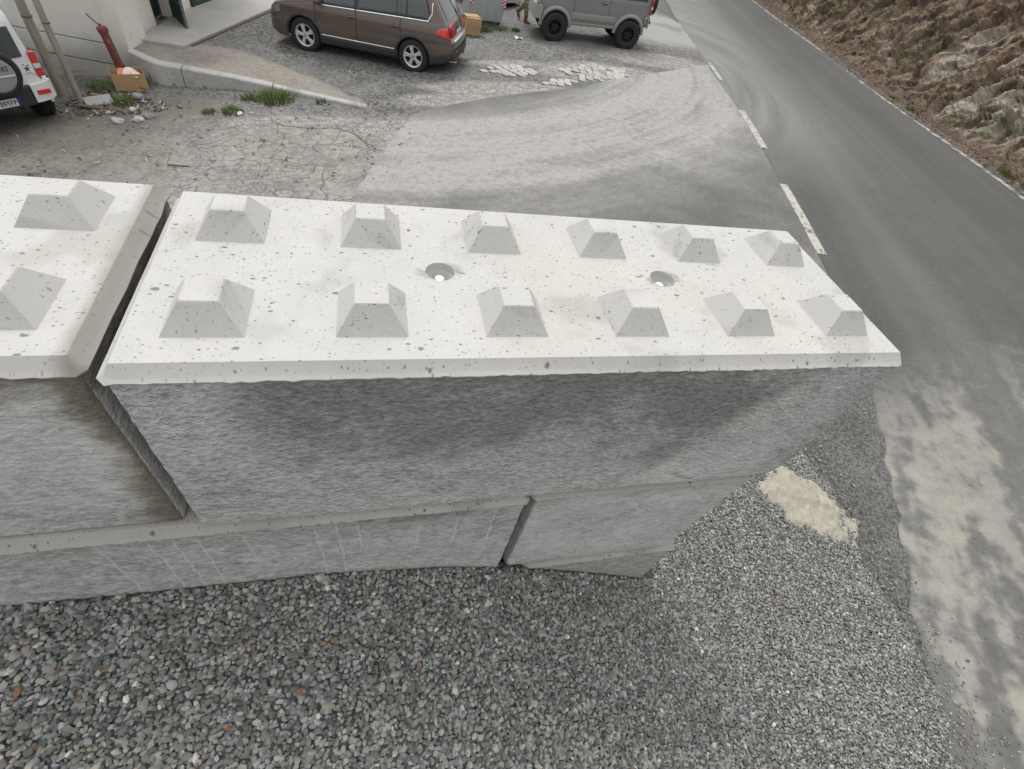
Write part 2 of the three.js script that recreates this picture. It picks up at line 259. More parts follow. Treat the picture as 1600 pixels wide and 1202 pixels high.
// ------------------------------------------------------------------ rock cutting on the far side of the road
{
  const nu = 760, nv = 190, pos = [], col = [], idx = [], uv = [];
  const strata = (s, t) => { const a = s * 0.22 + t * 0.97, b = -s * 0.97 + t * 0.22; return [a + 0.5 * N2(s * 0.4, t * 0.4, 5), b + 0.35 * N2(s * 0.5, t * 0.5, 6)]; };
  for (let j = 0; j <= nv; j++) for (let i = 0; i <= nu; i++) {
    const v = Math.min(0.9999, 0.22 + 0.78 * i / nu), tt = j / nv, t = Math.pow(tt, 1.25) * 9.5, p = rightC.getPointAt(v), q = rightC.getTangentAt(v), ox = -q.z, oz = q.x, sgn = ox > 0 ? 1 : -1, L = v * 60;
    const [a, b] = strata(L, t);
    const edge = 0.42 + 0.22 * fbm(L * 0.5, 1, 3, 111);
    const ridge = 1 - Math.abs(2.2 * fbm(a * 0.4, b * 0.9, 3, 113)), ridge2 = 1 - Math.abs(2.4 * fbm(a * 0.9, b * 2.6, 3, 117)), small = 0.5 - Math.abs(2 * fbm(a * 2.2, b * 6.5, 3, 119)); voronoi(a * 1.1, b * 2.6, 44); const facet = vor[1] - 0.5; voronoi(a * 2.8, b * 6, 45); const facet2 = vor[1] - 0.5;
    const rise = sstep(0, 1.2, t), d = (0.6 * (ridge - 0.75) + 0.30 * (ridge2 - 0.75) + 0.22 * facet) * rise + (0.10 * small + 0.09 * facet2 + 0.05 * fbm(L * 7, t * 7, 3, 121)) * sstep(0, 0.35, t);
    const slope = 0.62 + 0.10 * fbm(L * 0.12, 2, 2, 123), out = edge + t * (1 - slope) * 1.15 - d * 0.8, y = t * slope * 1.1 + d * 0.45;
    const x = p.x + sgn * ox * out, z = p.z + sgn * oz * out; pos.push(x, groundY(p.x, p.z) + y - 0.05 + 0.05 * sstep(0, 0.1, t), z); uv.push(L, t);
    // what it is made of: weathered brown schist, paler fresh ledges, ochre stain, moss
    const n1 = fbm(a * 0.5, b * 1.6, 4, 125), n2 = fbm(a * 2.2, b * 6.5, 4, 127), n3 = fbm(L * 0.8, t * 0.8, 3, 129), fineN = hash2(i, j, 31) - 0.5;
    const nearE = sstep(0.60, 0.78, v + 0.12 * n3), pale = clamp(sstep(0.0, 0.3, n1 + 0.5 * n2 + 0.25 * facet + 0.22 * (nearE - 0.55)) * (0.45 + 0.55 * nearE)), ochre = sstep(0.1, 0.35, fbm(a * 0.7, b * 2, 3, 131) + 0.3 * n2);
    let r = 0.20, g = 0.15, bl = 0.105;
    const dk = sstep(0.08, -0.28, n2 + 0.3 * n1 + 0.2 * facet2); r = mix(r, 0.08, dk); g = mix(g, 0.06, dk); bl = mix(bl, 0.045, dk);
    r = mix(r, 0.42, pale); g = mix(g, 0.385, pale); bl = mix(bl, 0.33, pale);
    r = mix(r, 0.24, ochre * 0.5); g = mix(g, 0.155, ochre * 0.5); bl = mix(bl, 0.08, ochre * 0.5);
    const moss = sstep(0.12, 0.34, n3 + 0.25 * n2) * 0.45; r = mix(r, 0.11, moss); g = mix(g, 0.11, moss); bl = mix(bl, 0.055, moss);
    const litter = sstep(0.55, 0.12, t + 0.35 * n3); r = mix(r, 0.15, litter); g = mix(g, 0.105, litter); bl = mix(bl, 0.08, litter);
    const k = 1 + 0.55 * fineN + 0.35 * n2; col.push(clamp(r * k, 0.02), clamp(g * k, 0.02), clamp(bl * k, 0.02));
  }
  for (let j = 0; j < nv; j++) for (let i = 0; i < nu; i++) { const a = j * (nu + 1) + i; idx.push(a, a + 1, a + nu + 1, a + 1, a + nu + 2, a + nu + 1); }
  const g = geoFrom(pos, idx, uv); g.setAttribute('color', new THREE.Float32BufferAttribute(col, 3));
  if (g.attributes.normal.getY(20 * (nu + 1) + 300) < 0) { const ix = g.index.array; for (let k = 0; k < ix.length; k += 3) { const q = ix[k]; ix[k] = ix[k + 1]; ix[k + 1] = q; } g.computeVertexNormals(); }
  const rockRelief = bake(512, 512, 0, 0, 1.2, 1.2, (x, y, o) => { o[3] = 0.5 + 0.6 * fbm(x * 8 + y * 10, y * 30 - x * 24, 4, 133) + 0.3 * fbm(x * 40, y * 40, 2, 135); }).bumpMap;
  structure(obj('rock_slope', toCreasedNormals(g, 0.55), std({ vertexColors: true, bumpMap: rockRelief, bumpScale: 0.05, roughness: 0.95 })), 'steep brown rock cutting beside the road');
  // dead leaves at its foot
  const rng = makeRng(5), leaf = new THREE.CircleGeometry(0.5, 6).scale(1, 0.62, 1); { const p = leaf.attributes.position; for (let i = 0; i < p.count; i++) p.setZ(i, 0.55 * p.getX(i) ** 2 - 0.25 * p.getY(i) ** 2); leaf.computeVertexNormals(); leaf.rotateX(-Math.PI / 2); }
  const nL = 3600, im = new THREE.InstancedMesh(leaf, std({ color: [1, 1, 1], side: THREE.DoubleSide, roughness: 0.85 }), nL); im.name = 'leaf_litter'; const M = new THREE.Matrix4(), c = new THREE.Color();
  for (let k = 0; k < nL; k++) {
    const v = 0.28 + 0.7 * rng(), p = rightC.getPointAt(v), q = rightC.getTangentAt(v), s = -q.z > 0 ? 1 : -1, d = 0.02 + 0.6 * Math.pow(rng(), 0.9), x = p.x + s * -q.z * d, z = p.z + s * q.x * d, S = 0.035 + 0.05 * rng();
    M.compose(new THREE.Vector3(x, groundY(p.x, p.z) + 0.03 + 0.03 * rng() + Math.max(0, d - 0.45) * 0.8, z), new THREE.Quaternion().setFromEuler(new THREE.Euler((rng() - 0.5) * 1.1, rng() * 6.28, (rng() - 0.5) * 1.1)), new THREE.Vector3(S, S, S)); im.setMatrixAt(k, M);
    const e = rng(); im.setColorAt(k, e < 0.55 ? c.setRGB(0.16 + 0.08 * rng(), 0.09 + 0.04 * rng(), 0.06) : e < 0.8 ? c.setRGB(0.22, 0.12, 0.085) : c.setRGB(0.27, 0.20, 0.13));
  }
  im.castShadow = im.receiveShadow = true; scene.add(im); stuff(im, 'brown dead leaves along the foot of the rock slope', 'leaves');
}
// ------------------------------------------------------------------ gravel heap against the wall
const HEAP = [[-6, 1.25], [-3, 1.22], [-2, 1.14], [-1.34, 1.09], [-0.86, 1.07], [-0.4, 0.99], [0, 0.86], [0.6, 0.55], [1.13, 0.24], [1.6, 0.09], [2.3, 0.02], [3.0, -0.05], [3.35, -0.09], [3.7, -0.22], [4.2, -0.5]];
function heapY(x, z) {
  const xs = x + 0.16 * Math.max(0, z - 0.9) - 0.05 * (z < 0.4 ? 0.4 - z : 0);
  let h = pw(HEAP, xs) * 0.5 + 0.25 * (pw(HEAP, xs - 0.15) + pw(HEAP, xs + 0.15));
  h += 0.10 * clamp(z - 0.6, 0, 2.5) * sstep(0.8, -1.2, x) - 0.16 * Math.max(0, 0.4 - z) * sstep(3.4, 1.2, x);
  return h + 0.025 * fbm(x * 1.4, z * 1.4, 3, 141) + 0.05 * sstep(1.5, 3, x) * fbm(x * 2.6, z * 2.6, 3, 143);
}
{
  const rng = makeRng(77);
  const bed = bake(512, 512, 0, 0, 0.8, 0.8, (x, z, o) => { const d = voronoi(x * 45, z * 45, 6)[2], i = vor[1]; const c = (0.06 + 0.10 * i); o[0] = c; o[1] = c * 1.0; o[2] = c * 0.95; o[3] = 0.8 - 0.8 * d; });
  const base = gridGeo(150, 90, (u, v) => { const x = mix(-5.5, 4.3, u), z = mix(-1.3, 5.5, v); const inside = x < 1.16 && z < 0.42; return [x, Math.min(heapY(x, Math.max(z, x < 1.16 ? 0.36 : -9)), 9) - 0.008 - (inside && z < 0.3 ? 0.8 : 0), z, x, z]; });
  structure(obj('gravel_bed', base, std({ map: bed.map, bumpMap: bed.bumpMap, bumpScale: 0.02 })), 'grey crushed stone heap against the concrete blocks');
  // crushed stones: a few angular shapes, many copies
  const shapes = [];
  for (let s = 0; s < 7; s++) {
    const g0 = new THREE.IcosahedronGeometry(0.5, 1), cuts = []; g0.deleteAttribute('normal'); g0.deleteAttribute('uv'); const gm = mergeVertices(g0, 1e-4), p = gm.attributes.position;
    for (let k = 0; k < 8; k++) { const a = rng() * 6.283, h = rng() * 2 - 1, q = Math.sqrt(1 - h * h); cuts.push([q * Math.cos(a), h, q * Math.sin(a), 0.24 + 0.16 * rng()]); }
    for (let i = 0; i < p.count; i++) { const v = new THREE.Vector3().fromBufferAttribute(p, i).multiplyScalar(0.9 + 0.25 * rng()); for (const [x, y, z, d] of cuts) { const e = v.x * x + v.y * y + v.z * z - d; if (e > 0) { v.x -= x * e; v.y -= y * e; v.z -= z * e; } } p.setXYZ(i, v.x * 1.25, v.y * 0.72, v.z * 0.95); }
    shapes.push(toCreasedNormals(gm, 0.5));
  }
  const spots = [[], [], [], [], [], [], []];
  const put = (x, z, y, s, sink) => spots[Math.floor(rng() * 7)].push([x, y - sink, z, s]);
  const tryAt = (x, z, pass) => {
    if (x < 1.17 && z < 0.415) return; if (x < 1.26 && z < 0.3 && z > -0.5 && x < 1.2) return;
    const h = heapY(x, z), gy = groundY(x, z) + 0.016, over = h - gy;
    const sz = (0.0145 + 0.012 * rng() + (rng() < 0.12 ? 0.014 * rng() : 0)) * (x > 1.6 ? 0.92 : 1);
    if (over > 0.0) put(x, z, h + (pass ? 0.004 : 0), sz, pass ? 0.0 : 0.003);
    else if (over > -0.25 && rng() < 0.30 * Math.pow(1 + over / 0.25, 3)) put(x, z, gy + 0.003, sz * 0.75, -0.002);
  };
  const cell = 0.0148;
  for (let x = -2.9; x < 3.8; x += cell) for (let z = -0.9; z < 2.35; z += cell) { if (x < 0.2 && z > 1.9) continue; tryAt(x + (rng() - 0.5) * cell, z + (rng() - 0.5) * cell, rng() < 0.35); }
  const M = new THREE.Matrix4(), Q = new THREE.Quaternion(), E = new THREE.Euler(), V = new THREE.Vector3(), S = new THREE.Vector3(), c = new THREE.Color(), mat = std({ color: [1, 1, 1], roughness: 0.8 });
  spots.forEach((list, k) => {
    const im = new THREE.InstancedMesh(shapes[k], mat, list.length); im.name = numbered('crushed_stone_gravel'); im.castShadow = im.receiveShadow = true;
    list.forEach(([x, y, z, s], i) => {
      E.set((rng() - 0.5) * 1.5, rng() * 6.283, (rng() - 0.5) * 1.5); Q.setFromEuler(E); M.compose(V.set(x, y, z), Q, S.set(s * (0.85 + 0.5 * rng()), s * (0.8 + 0.4 * rng()), s)); im.setMatrixAt(i, M);
      const e = rng(), v = 0.115 + 0.23 * Math.pow(rng(), 1.5);
      if (e < 0.58) c.setRGB(v, v * 1.0, v * 0.95); else if (e < 0.78) c.setRGB(v * 0.94, v * 1.0, v * 1.02); else if (e < 0.88) c.setRGB(v * 0.9, v * 1.0, v * 0.84); else if (e < 0.955) c.setRGB(v * 1.12, v * 1.02, v * 0.84); else if (e < 0.985) c.setRGB(v * 1.8, v * 1.78, v * 1.7); else if (e < 0.993) c.setRGB(v * 0.6, v * 0.62, v * 0.6); else c.setRGB(0.22, 0.12, 0.065);
      im.setColorAt(i, c);
    });
    scene.add(im); stuff(im, 'loose grey crushed stone heaped against the wall', 'gravel');
  });
}
{ // spilt sand beside the end of the wall
  const h = (x, z) => { const u = (x - 3.02) * 0.82 + (z + 0.12) * 0.57, w = -(x - 3.02) * 0.57 + (z + 0.12) * 0.82; return 0.06 - 0.085 * Math.pow(Math.hypot(u / 0.50, w / 0.34), 1.8) + 0.07 * fbm(x * 5.5, z * 5.5, 4, 151) + 0.035 * fbm(x * 19, z * 19, 3, 153); };
  const g = gridGeo(130, 110, (u, v) => { const x = mix(2.2, 3.9, u), z = mix(-0.95, 0.65, v); return [x, Math.max(heapY(x, z), groundY(x, z) + 0.016) + h(x, z), z, x, z]; });
  const t = bake(512, 512, 0, 0, 1.1, 1.1, (x, z, o) => { const n = fbm(x * 9, z * 9, 4, 155), s = hash2(Math.floor(x * 300), Math.floor(z * 300), 8), k = 0.37 * (1 + 0.35 * n + 0.25 * (s - 0.5)) * (s > 0.97 ? 0.45 : 1); o[0] = k * 1.02; o[1] = k * 0.95; o[2] = k * 0.78; o[3] = 0.5 + 0.5 * n + 0.4 * (s - 0.5); });
  stuff(obj('spilt_sand', g, std({ map: t.map, bumpMap: t.bumpMap, bumpScale: 0.014 })), 'patch of pale yellow sand spilt beside the gravel', 'sand');
}

// ------------------------------------------------------------------ the wall of interlocking concrete blocks
const PITCH = 0.4, CH = 0.026, CV = 0.035;
function topColor(seed) {
  return (x, z, o) => {
    const n = fbm(x * 2.2, z * 2.2, 4, 161 + seed), f = fbm(x * 14, z * 14, 3, 163 + seed), g = hash2(Math.floor(x * 700), Math.floor(z * 700), 11 + seed) - 0.5;
    let c = 0.455 * (1 + 0.10 * n + 0.07 * f + 0.05 * g), h = 0.72 + 0.06 * f + 0.05 * g, warm = clamp(0.5 + 1.4 * fbm(x * 1.5, z * 1.5, 3, 165 + seed));
    let r = c * mix(1.0, 1.012, warm), gg = c * mix(0.992, 0.985, warm), b = c * mix(0.972, 0.925, warm);
    // air pores, the shade inside them painted dark: fine and coarse, some of them drawn out, in uneven swarms
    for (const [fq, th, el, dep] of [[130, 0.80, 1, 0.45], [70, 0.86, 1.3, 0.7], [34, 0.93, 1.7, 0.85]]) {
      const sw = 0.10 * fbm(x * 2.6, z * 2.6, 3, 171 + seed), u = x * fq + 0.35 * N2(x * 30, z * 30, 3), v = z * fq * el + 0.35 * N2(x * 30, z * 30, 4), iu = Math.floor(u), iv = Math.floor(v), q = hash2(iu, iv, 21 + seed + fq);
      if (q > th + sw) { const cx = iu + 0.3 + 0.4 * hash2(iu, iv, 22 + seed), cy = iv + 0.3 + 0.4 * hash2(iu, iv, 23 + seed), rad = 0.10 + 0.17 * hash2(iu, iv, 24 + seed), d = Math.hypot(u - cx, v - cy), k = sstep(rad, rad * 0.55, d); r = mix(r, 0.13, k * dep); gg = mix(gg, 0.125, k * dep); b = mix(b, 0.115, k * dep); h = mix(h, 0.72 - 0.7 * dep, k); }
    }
    { const wx = x + 0.012 * fbm(x * 40, z * 40, 2, 5), wz = z + 0.012 * fbm(x * 40, z * 40, 2, 6), iu = Math.floor(wx * 9), iv = Math.floor(wz * 9); if (hash2(iu, iv, 91 + seed) > 0.80) { const d = Math.hypot((wx * 9 - iu - 0.5) * 0.7, wz * 9 - iv - 0.3 - 0.4 * hash2(iu, iv, 93 + seed)), k = sstep(0.065, 0.035, d); r = mix(r, 0.12, k * 0.8); gg = mix(gg, 0.115, k * 0.8); b = mix(b, 0.105, k * 0.8); h = mix(h, 0.05, k); } }  // a few larger pores, their hollow shade painted into the colour too
    // thin stains of cement slurry
    const s = sstep(0.12, 0.32, fbm(x * 3.3 + 2, z * 3.3, 4, 175 + seed)) * 0.16; r *= 1 - s; gg *= 1 - s; b *= 1 - s * 1.1;
    for (const hx of [0.806, 1.594]) { const d = Math.hypot(x - hx, z - 0.4), ax = Math.abs(z - 0.4 + 0.012 * Math.sign(x - hx)), sp = sstep(0.088, 0.06, d + 0.05 * Math.abs(f)) * sstep(0.034, 0.014, ax + 0.03 * f); if (sp > 0 && d > 0.044) { const q = fbm(x * 60, z * 60, 3, 177); r *= 1 - sp * (0.25 + 0.9 * Math.max(0, q)); gg *= 1 - sp * (0.26 + 0.9 * Math.max(0, q)); b *= 1 - sp * (0.28 + 0.9 * Math.max(0, q)); h -= sp * (0.35 + 0.5 * q); } }
    if (seed === 50) { const w = sstep(2.335, 2.385, x + 0.03 * n + 0.02 * f) * 0.75, w2 = sstep(0.76, 0.80, z + 0.03 * f) * 0.25 + w; r = mix(r, 0.21, w2); gg = mix(gg, 0.20, w2); b = mix(b, 0.17, w2); }
    o[0] = r; o[1] = gg; o[2] = b; o[3] = h;
  };
}
// stains(u, v) -> [dark 0..1, brown 0..1, pale 0..1] with u along the face and v up it, both in metres
function faceColor(seed, stains) {
  return (u, v, o) => {
    const wu = u + 0.03 * fbm(u * 9, v * 9, 2, 181), m = fbm(u * 2.4, v * 3.2, 4, 183 + seed), f = 0.7 * fbm(u * 120, v * 140, 3, 185 + seed) + 0.3 * (hash2(Math.floor(u * 260), Math.floor(v * 260), 37 + seed) - 0.5), mm = fbm(u * 14, v * 20, 4, 189 + seed), lump = fbm(u * 46, v * 60, 3, 195 + seed) + 0.5 * fbm(u * 21 + 3, v * 27, 2, 197 + seed), g = hash2(Math.floor(u * 500), Math.floor(v * 500), 31 + seed) - 0.5;
    const [dk, br, pl] = stains(u, v, m, mm);
    let c = 0.42 * (1 + 0.34 * m + 0.5 * f + 0.40 * mm + 0.55 * lump + 0.16 * g);
    c = mix(c, 0.58 * (1 + 0.1 * m + 0.10 * f), clamp(pl)); c *= 1 - 0.5 * clamp(dk) * (1 + 0.25 * f);
    const b = clamp(br); o[0] = c * mix(1.0, 0.74, b); o[1] = c * mix(0.995, 0.66, b); o[2] = c * mix(0.98, 0.53, b); o[3] = 0.5 + 0.5 * f + 0.7 * lump + 0.2 * mm + 0.1 * g;
  };
}
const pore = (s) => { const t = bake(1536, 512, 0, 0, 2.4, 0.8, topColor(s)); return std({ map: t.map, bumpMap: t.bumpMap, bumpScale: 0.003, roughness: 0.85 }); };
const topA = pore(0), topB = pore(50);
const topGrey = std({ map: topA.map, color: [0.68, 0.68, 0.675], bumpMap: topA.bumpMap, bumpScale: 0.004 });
const face = (w, h, len, seed, fn, relief = 0.0045) => { const t = bake(w, h, 0, 0, len, 0.8, faceColor(seed, fn)); return std({ map: t.map, bumpMap: t.bumpMap, bumpScale: relief, roughness: 0.92 }); };
const line = (u, v, ax, ay, bx, by) => { const t = clamp(((u - ax) * (bx - ax) + (v - ay) * (by - ay)) / ((bx - ax) ** 2 + (by - ay) ** 2)); return Math.hypot(u - mix(ax, bx, t), v - mix(ay, by, t)); };
const faceA = face(2048, 704, 2.4, 0, (u, v, m, mm) => {
  // damp, dark-weathered cloud over most of the upper face; a paler scoured band runs down to the right
  const cloud = sstep(0.10, 0.55, (0.55 + 0.9 * m + 0.5 * mm) * sstep(0.05, 0.5, u) * sstep(0.02, 0.75, v + 0.25 * m + 0.15 * mm + 0.2 * sstep(1.2, 1.9, u)) * sstep(2.18, 1.9, u - (v - 0.45) * 0.55));
  const scour = sstep(0.30, 0.16, Math.abs(u - 2.06 - (v - 0.4) * 0.62 + 0.08 * m)), right = sstep(2.2, 2.38, u + 0.05 * m) * 0.6;
  const crack = sstep(0.016, 0.004, line(u, v, 1.80, 0.10, 1.90, 0.045) + 0.02 * mm) + sstep(0.014, 0.003, line(u, v, 1.90, 0.045, 1.94, 0.07) + 0.02 * mm);
  return [clamp(cloud * 0.95 * (1 - scour) + right * 0.5 + crack * 0.7), clamp(0.12 * cloud), clamp(scour * 0.34 * (0.7 + m) + 0.15 * sstep(0.2, 0.06, v))];
}, 0.0075);
const faceB = face(1024, 704, 2.4, 30, (u, v, m, mm) => {                // block on the left: dark tide mark along its right and upper edges
  const e = Math.min(2.4 - u, (0.775 - v) * 0.9), t = sstep(0.14, 0.015, e + 0.10 * m + 0.05 * mm), low = sstep(0.06, 0.0, v + 0.05 * mm + 0.03) + sstep(0.12, 0.01, (2.4 - u) + 0.08 * m) * 0.6;
  return [clamp(t * 1.1), clamp(t * 0.9 + low * 0.8), clamp(0.22 + 0.5 * m)];
});
const runs = (u, v, u0, u1, top) => { if (u < u0 || u > u1) return 0; const q = u * 13 + 0.35 * N2(u * 3, v * 1.2, 3) + 0.12 * N2(u * 11, v * 14, 5), i = Math.floor(q), d = Math.abs(q - i - 0.5) * 2, len = 0.2 + 0.6 * hash2(i, 3, 5); return hash2(i, 1, 5) > 0.35 ? sstep(0.14, 0.04, d) * sstep(top + 0.02, top - 0.03, v) * sstep(top - len - 0.15, top - len, v) : 0; };
const faceC = face(1536, 704, 2.4, 60, (u, v, m, mm) => {                // lower course, left block: lime runs and black flecks under the joint
  const fl = sstep(0.0, 0.3, mm + 0.5 * m + 0.12) * sstep(0.66, 0.78, v + 0.05 * m) * sstep(1.2, 1.6, u) * sstep(2.25, 2.1, u);
  return [clamp(fl * 1.1 + 0.25 * sstep(0, 0.4, m) + 0.3 * sstep(0.5, 0.75, v)), 0.1 * fl, clamp(0.75 * runs(u, v, 0.75, 2.3, 0.74))];
});
const faceD = face(1024, 704, 2.4, 90, (u, v, m, mm) => [clamp(0.35 * sstep(0.66, 0.78, v + 0.06 * m) + 0.5 * sstep(0.025, 0.0, u)), clamp(0.15 * sstep(0.1, 0, v)), clamp(0.25 + 0.4 * m)]);
const faceE = face(1024, 704, 2.4, 120, (u, v, m, mm) => [clamp(0.25 + 0.5 * m), 0.25, clamp(1.2 * sstep(0.33, 0.5, mm))]);

const studGeos = [0, 1, 2].map(s => {
  const b = 0.0925, t = 0.0425, h = 0.0745, e = 0.003, pos = [], idx = [], uv = [], rng = makeRng(200 + s);
  const quad = (pts) => { const k = pos.length / 3; pts.forEach(([x, y, z]) => { pos.push(x, y, z); uv.push(x + 0.2 + s * 0.13 + (Math.abs(z) > Math.abs(x) ? 0 : y * 1.2), z + 0.14 + s * 0.03 + y * 1.2); }); idx.push(k, k + 1, k + 2, k, k + 2, k + 3); };
  const j = () => (rng() - 0.5) * 0.002;
  for (let q = 0; q < 4; q++) { const R = ([x, y, z]) => q === 0 ? [x, y, z] : q === 1 ? [z, y, -x] : q === 2 ? [-x, y, -z] : [-z, y, x]; const n = 6; for (let i = 0; i < n; i++) { const u0 = -1 + 2 * i / n, u1 = -1 + 2 * (i + 1) / n; quad([[u0 * (b + e), -0.004, b + e], [u1 * (b + e), -0.004, b + e], [u1 * (t + e), h - e, t + e], [u0 * (t + e), h - e, t + e]].map(R)); quad([[u0 * (t + e), h - e, t + e], [u1 * (t + e), h - e, t + e], [u1 * t, h, t], [u0 * t, h, t]].map(R)); } }
  quad([[-t, h, t], [t, h, t], [t, h, -t], [-t, h, -t]]);
  return geoFrom(pos, idx, uv);
});
const recessMat = std({ color: [0.455, 0.45, 0.43], roughness: 0.85 }), anchorMat = std({ color: [0.85, 0.85, 0.86], metalness: 0.35, roughness: 0.35 });
const recessGeo = new THREE.LatheGeometry([[0.0455, 0.0], [0.0448, -0.004], [0.0447, -0.022], [0.0400, -0.0245], [0.0370, -0.0225], [0.0355, -0.036], [0.026, -0.044], [0.024, -0.052], [0, -0.052]].map(p => new THREE.Vector2(...p)), 40);
const anchorGeo = new THREE.LatheGeometry([[0, -0.0235], [0.0125, -0.0235], [0.015, -0.026], [0.015, -0.051]].map(p => new THREE.Vector2(...p)), 32);
function block(name, label, L, xMid, zMid, yBot, sideMat, topMat, { studs = [], holes = [], turn = 0, seed = 1, lean = null, group = 'stacked concrete blocks' } = {}) {
  const t = thing(name, label, 'concrete block', [xMid, yBot, zMid], turn, group), H = 0.8, D = 0.8, R = 0.014;
  // outline of the plan, counter-clockwise from the front left corner
  const ring = [], push = (x, z, s, nx, nz, side) => ring.push({ x, z, s, nx, nz, side });
  const cs = [[-L / 2, D / 2], [L / 2, D / 2], [L / 2, -D / 2], [-L / 2, -D / 2]], dirs = [[1, 0], [0, -1], [-1, 0], [0, 1]], lens = [L, D, L, D]; let s0 = 0;
  for (let k = 0; k < 4; k++) {
    const [cx, cz] = cs[k], [dx, dz] = dirs[k], nrm = [-dz, dx], n = Math.round(lens[k] / (k === 0 ? 0.02 : 0.06));
    for (let i = 0; i <= n; i++) { const d = mix(R, lens[k] - R, i / n); push(cx + dx * d, cz + dz * d, s0 + d, -dz * -1 === 0 ? 0 : nrm[0], nrm[1], k); }
    s0 += lens[k];
  }
  for (const p of ring) { const k = p.side; p.nx = [0, 1, 0, -1][k]; p.nz = [1, 0, -1, 0][k]; }
  const prof = [[0.02, 0], [0.006, 0.006], [0, 0.018]]; for (let k = 1; k <= 26; k++) prof.push([0, mix(0.018, H - CV - 0.004, k / 26)]);
  const sidePos = [], sideUv = [], sideIdx = [], nr = ring.length;
  const warp = (p, ins, y, rough) => {
    const u = p.s, q = 0.004 * fbm(u * 3 + seed * 9, y * 4, 3, 201) + rough * (0.0026 * fbm(u * 22, y * 30 + seed, 3, 203));
    let x = p.x - p.nx * ins + p.nx * q, z = p.z - p.nz * ins + p.nz * q;
    // broken arrises at the corners and along the bottom
    const cd = Math.min(Math.abs(p.x + L / 2), Math.abs(p.x - L / 2)); if (cd < 0.03 && rough) { const e = (0.03 - cd) / 0.03, chip = 0.006 + 0.012 * Math.max(0, fbm(y * 16 + seed * 3, p.x > 0 ? 5 : 9, 3, 205) + 0.15); x -= Math.sign(p.x) * chip * e; z -= Math.sign(p.z) * chip * 0.6 * e; }
    if (lean) [x, z] = lean(x, y, z);
    return [x, y, z];
  };
  prof.forEach(([ins, y], j) => ring.forEach(p => { const yy = j === 0 ? y : j === prof.length - 1 ? y + 0.004 * fbm(p.s * 26, seed, 3, 207) : y; sidePos.push(...warp(p, ins, yy, 1)); sideUv.push(p.s, yy); }));
  for (let j = 0; j < prof.length - 1; j++) for (let i = 0; i < nr; i++) { const a = j * nr + i, b = j * nr + (i + 1) % nr; sideIdx.push(a, b, a + nr, b, b + nr, a + nr); }
  const sides = geoFrom(sidePos, sideIdx, sideUv);
  // chamfer with a thin ragged lip of cement, then the cast top
  const tp = [], tu = [], ti = [], lip = [[-0.003, H - CV - 0.007, 1], [-0.005, H - CV - 0.001, 1], [0.0008, H - CV + 0.0035, 0], [0.006, H - CV + 0.008, 0], [CH, H, 0]];
  lip.forEach(([ins, y, jag], j) => ring.forEach(p => { const e = jag ? 0.0032 * Math.max(-0.3, 0.2 + 1.8 * fbm(p.s * 38, seed + j * 0.1, 4, 209)) : 0; const w = warp(p, ins - e, j === 4 ? y : y - (jag ? e * 1.3 : 0), 0); if (j >= 3) { w[0] = p.x - p.nx * ins; w[2] = p.z - p.nz * ins; const c = Math.min(Math.abs(p.x + L / 2), Math.abs(p.x - L / 2)); if (p.side % 2 === 0 && c < CH) w[0] = Math.sign(p.x) * (L / 2 - Math.max(ins, R)); if (p.side % 2 === 1 && D / 2 - Math.abs(p.z) < CH) w[2] = Math.sign(p.z) * (D / 2 - Math.max(ins, R)); } tp.push(...w); tu.push(p.x + L / 2 - p.nx * (0.004 + (CV - (H - y)) * 0.6), p.z + D / 2 - p.nz * (0.004 + (CV - (H - y)) * 0.6)); }));
  for (let j = 0; j < lip.length - 1; j++) for (let i = 0; i < nr; i++) { const a = j * nr + i, b = j * nr + (i + 1) % nr; ti.push(a, b, a + nr, b, b + nr, a + nr); }
  const rim = toCreasedNormals(geoFrom(tp, ti, tu), 0.6);
  const sh = new THREE.Shape(); const k0 = (lip.length - 1) * nr; for (let i = 0; i < nr; i++) { const x = tp[(k0 + i) * 3], z = tp[(k0 + i) * 3 + 2]; i ? sh.lineTo(x, -z) : sh.moveTo(x, -z); }
  for (const [hx, hz] of holes) { const h = new THREE.Path(); h.absarc(hx, -hz, 0.0455, 0, Math.PI * 2, true); sh.holes.push(h); }
  const cap = new THREE.ShapeGeometry(sh, 20).rotateX(-Math.PI / 2).translate(0, H, 0); { const p = cap.attributes.position, u = cap.attributes.uv; for (let i = 0; i < p.count; i++) u.setXY(i, p.getX(i) + L / 2, p.getZ(i) + D / 2); }
  const topG = merge([rim, cap]), sG = sides.toNonIndexed(), g = mergeGeometries([sG, topG], true);
  obj('block_body', g, [sideMat, topMat], t);
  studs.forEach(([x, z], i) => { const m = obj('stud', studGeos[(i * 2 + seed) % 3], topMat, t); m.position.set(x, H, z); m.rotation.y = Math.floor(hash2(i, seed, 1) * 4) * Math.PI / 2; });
  for (const [hx, hz] of holes) { const r = obj('lifting_recess', recessGeo, recessMat, t); r.position.set(hx, H, hz); obj('anchor_head', anchorGeo, anchorMat, r); }
  return t;
}
const studGrid = []; for (const z of [0.2, -0.2]) for (let i = 0; i < 6; i++) studGrid.push([-1.0 + 0.4 * i, z]);
const cornerBreak = (x, y, z) => { const d = Math.hypot(Math.max(0, x - 1.06), Math.max(0, 0.17 - y)); return [x > 1.06 && y < 0.17 && d > 0.14 ? 1.06 + (x - 1.06) * Math.max(0.05, 1 - (d - 0.14) * 9) : x, z]; };
block('concrete_block', 'pale studded concrete block with two lifting recesses, at the road end of the top course', 2.4, 0, 0, 1.6, faceA, topA, { studs: studGrid, holes: [[-0.394, 0], [0.394, 0]], seed: 1, lean: cornerBreak });
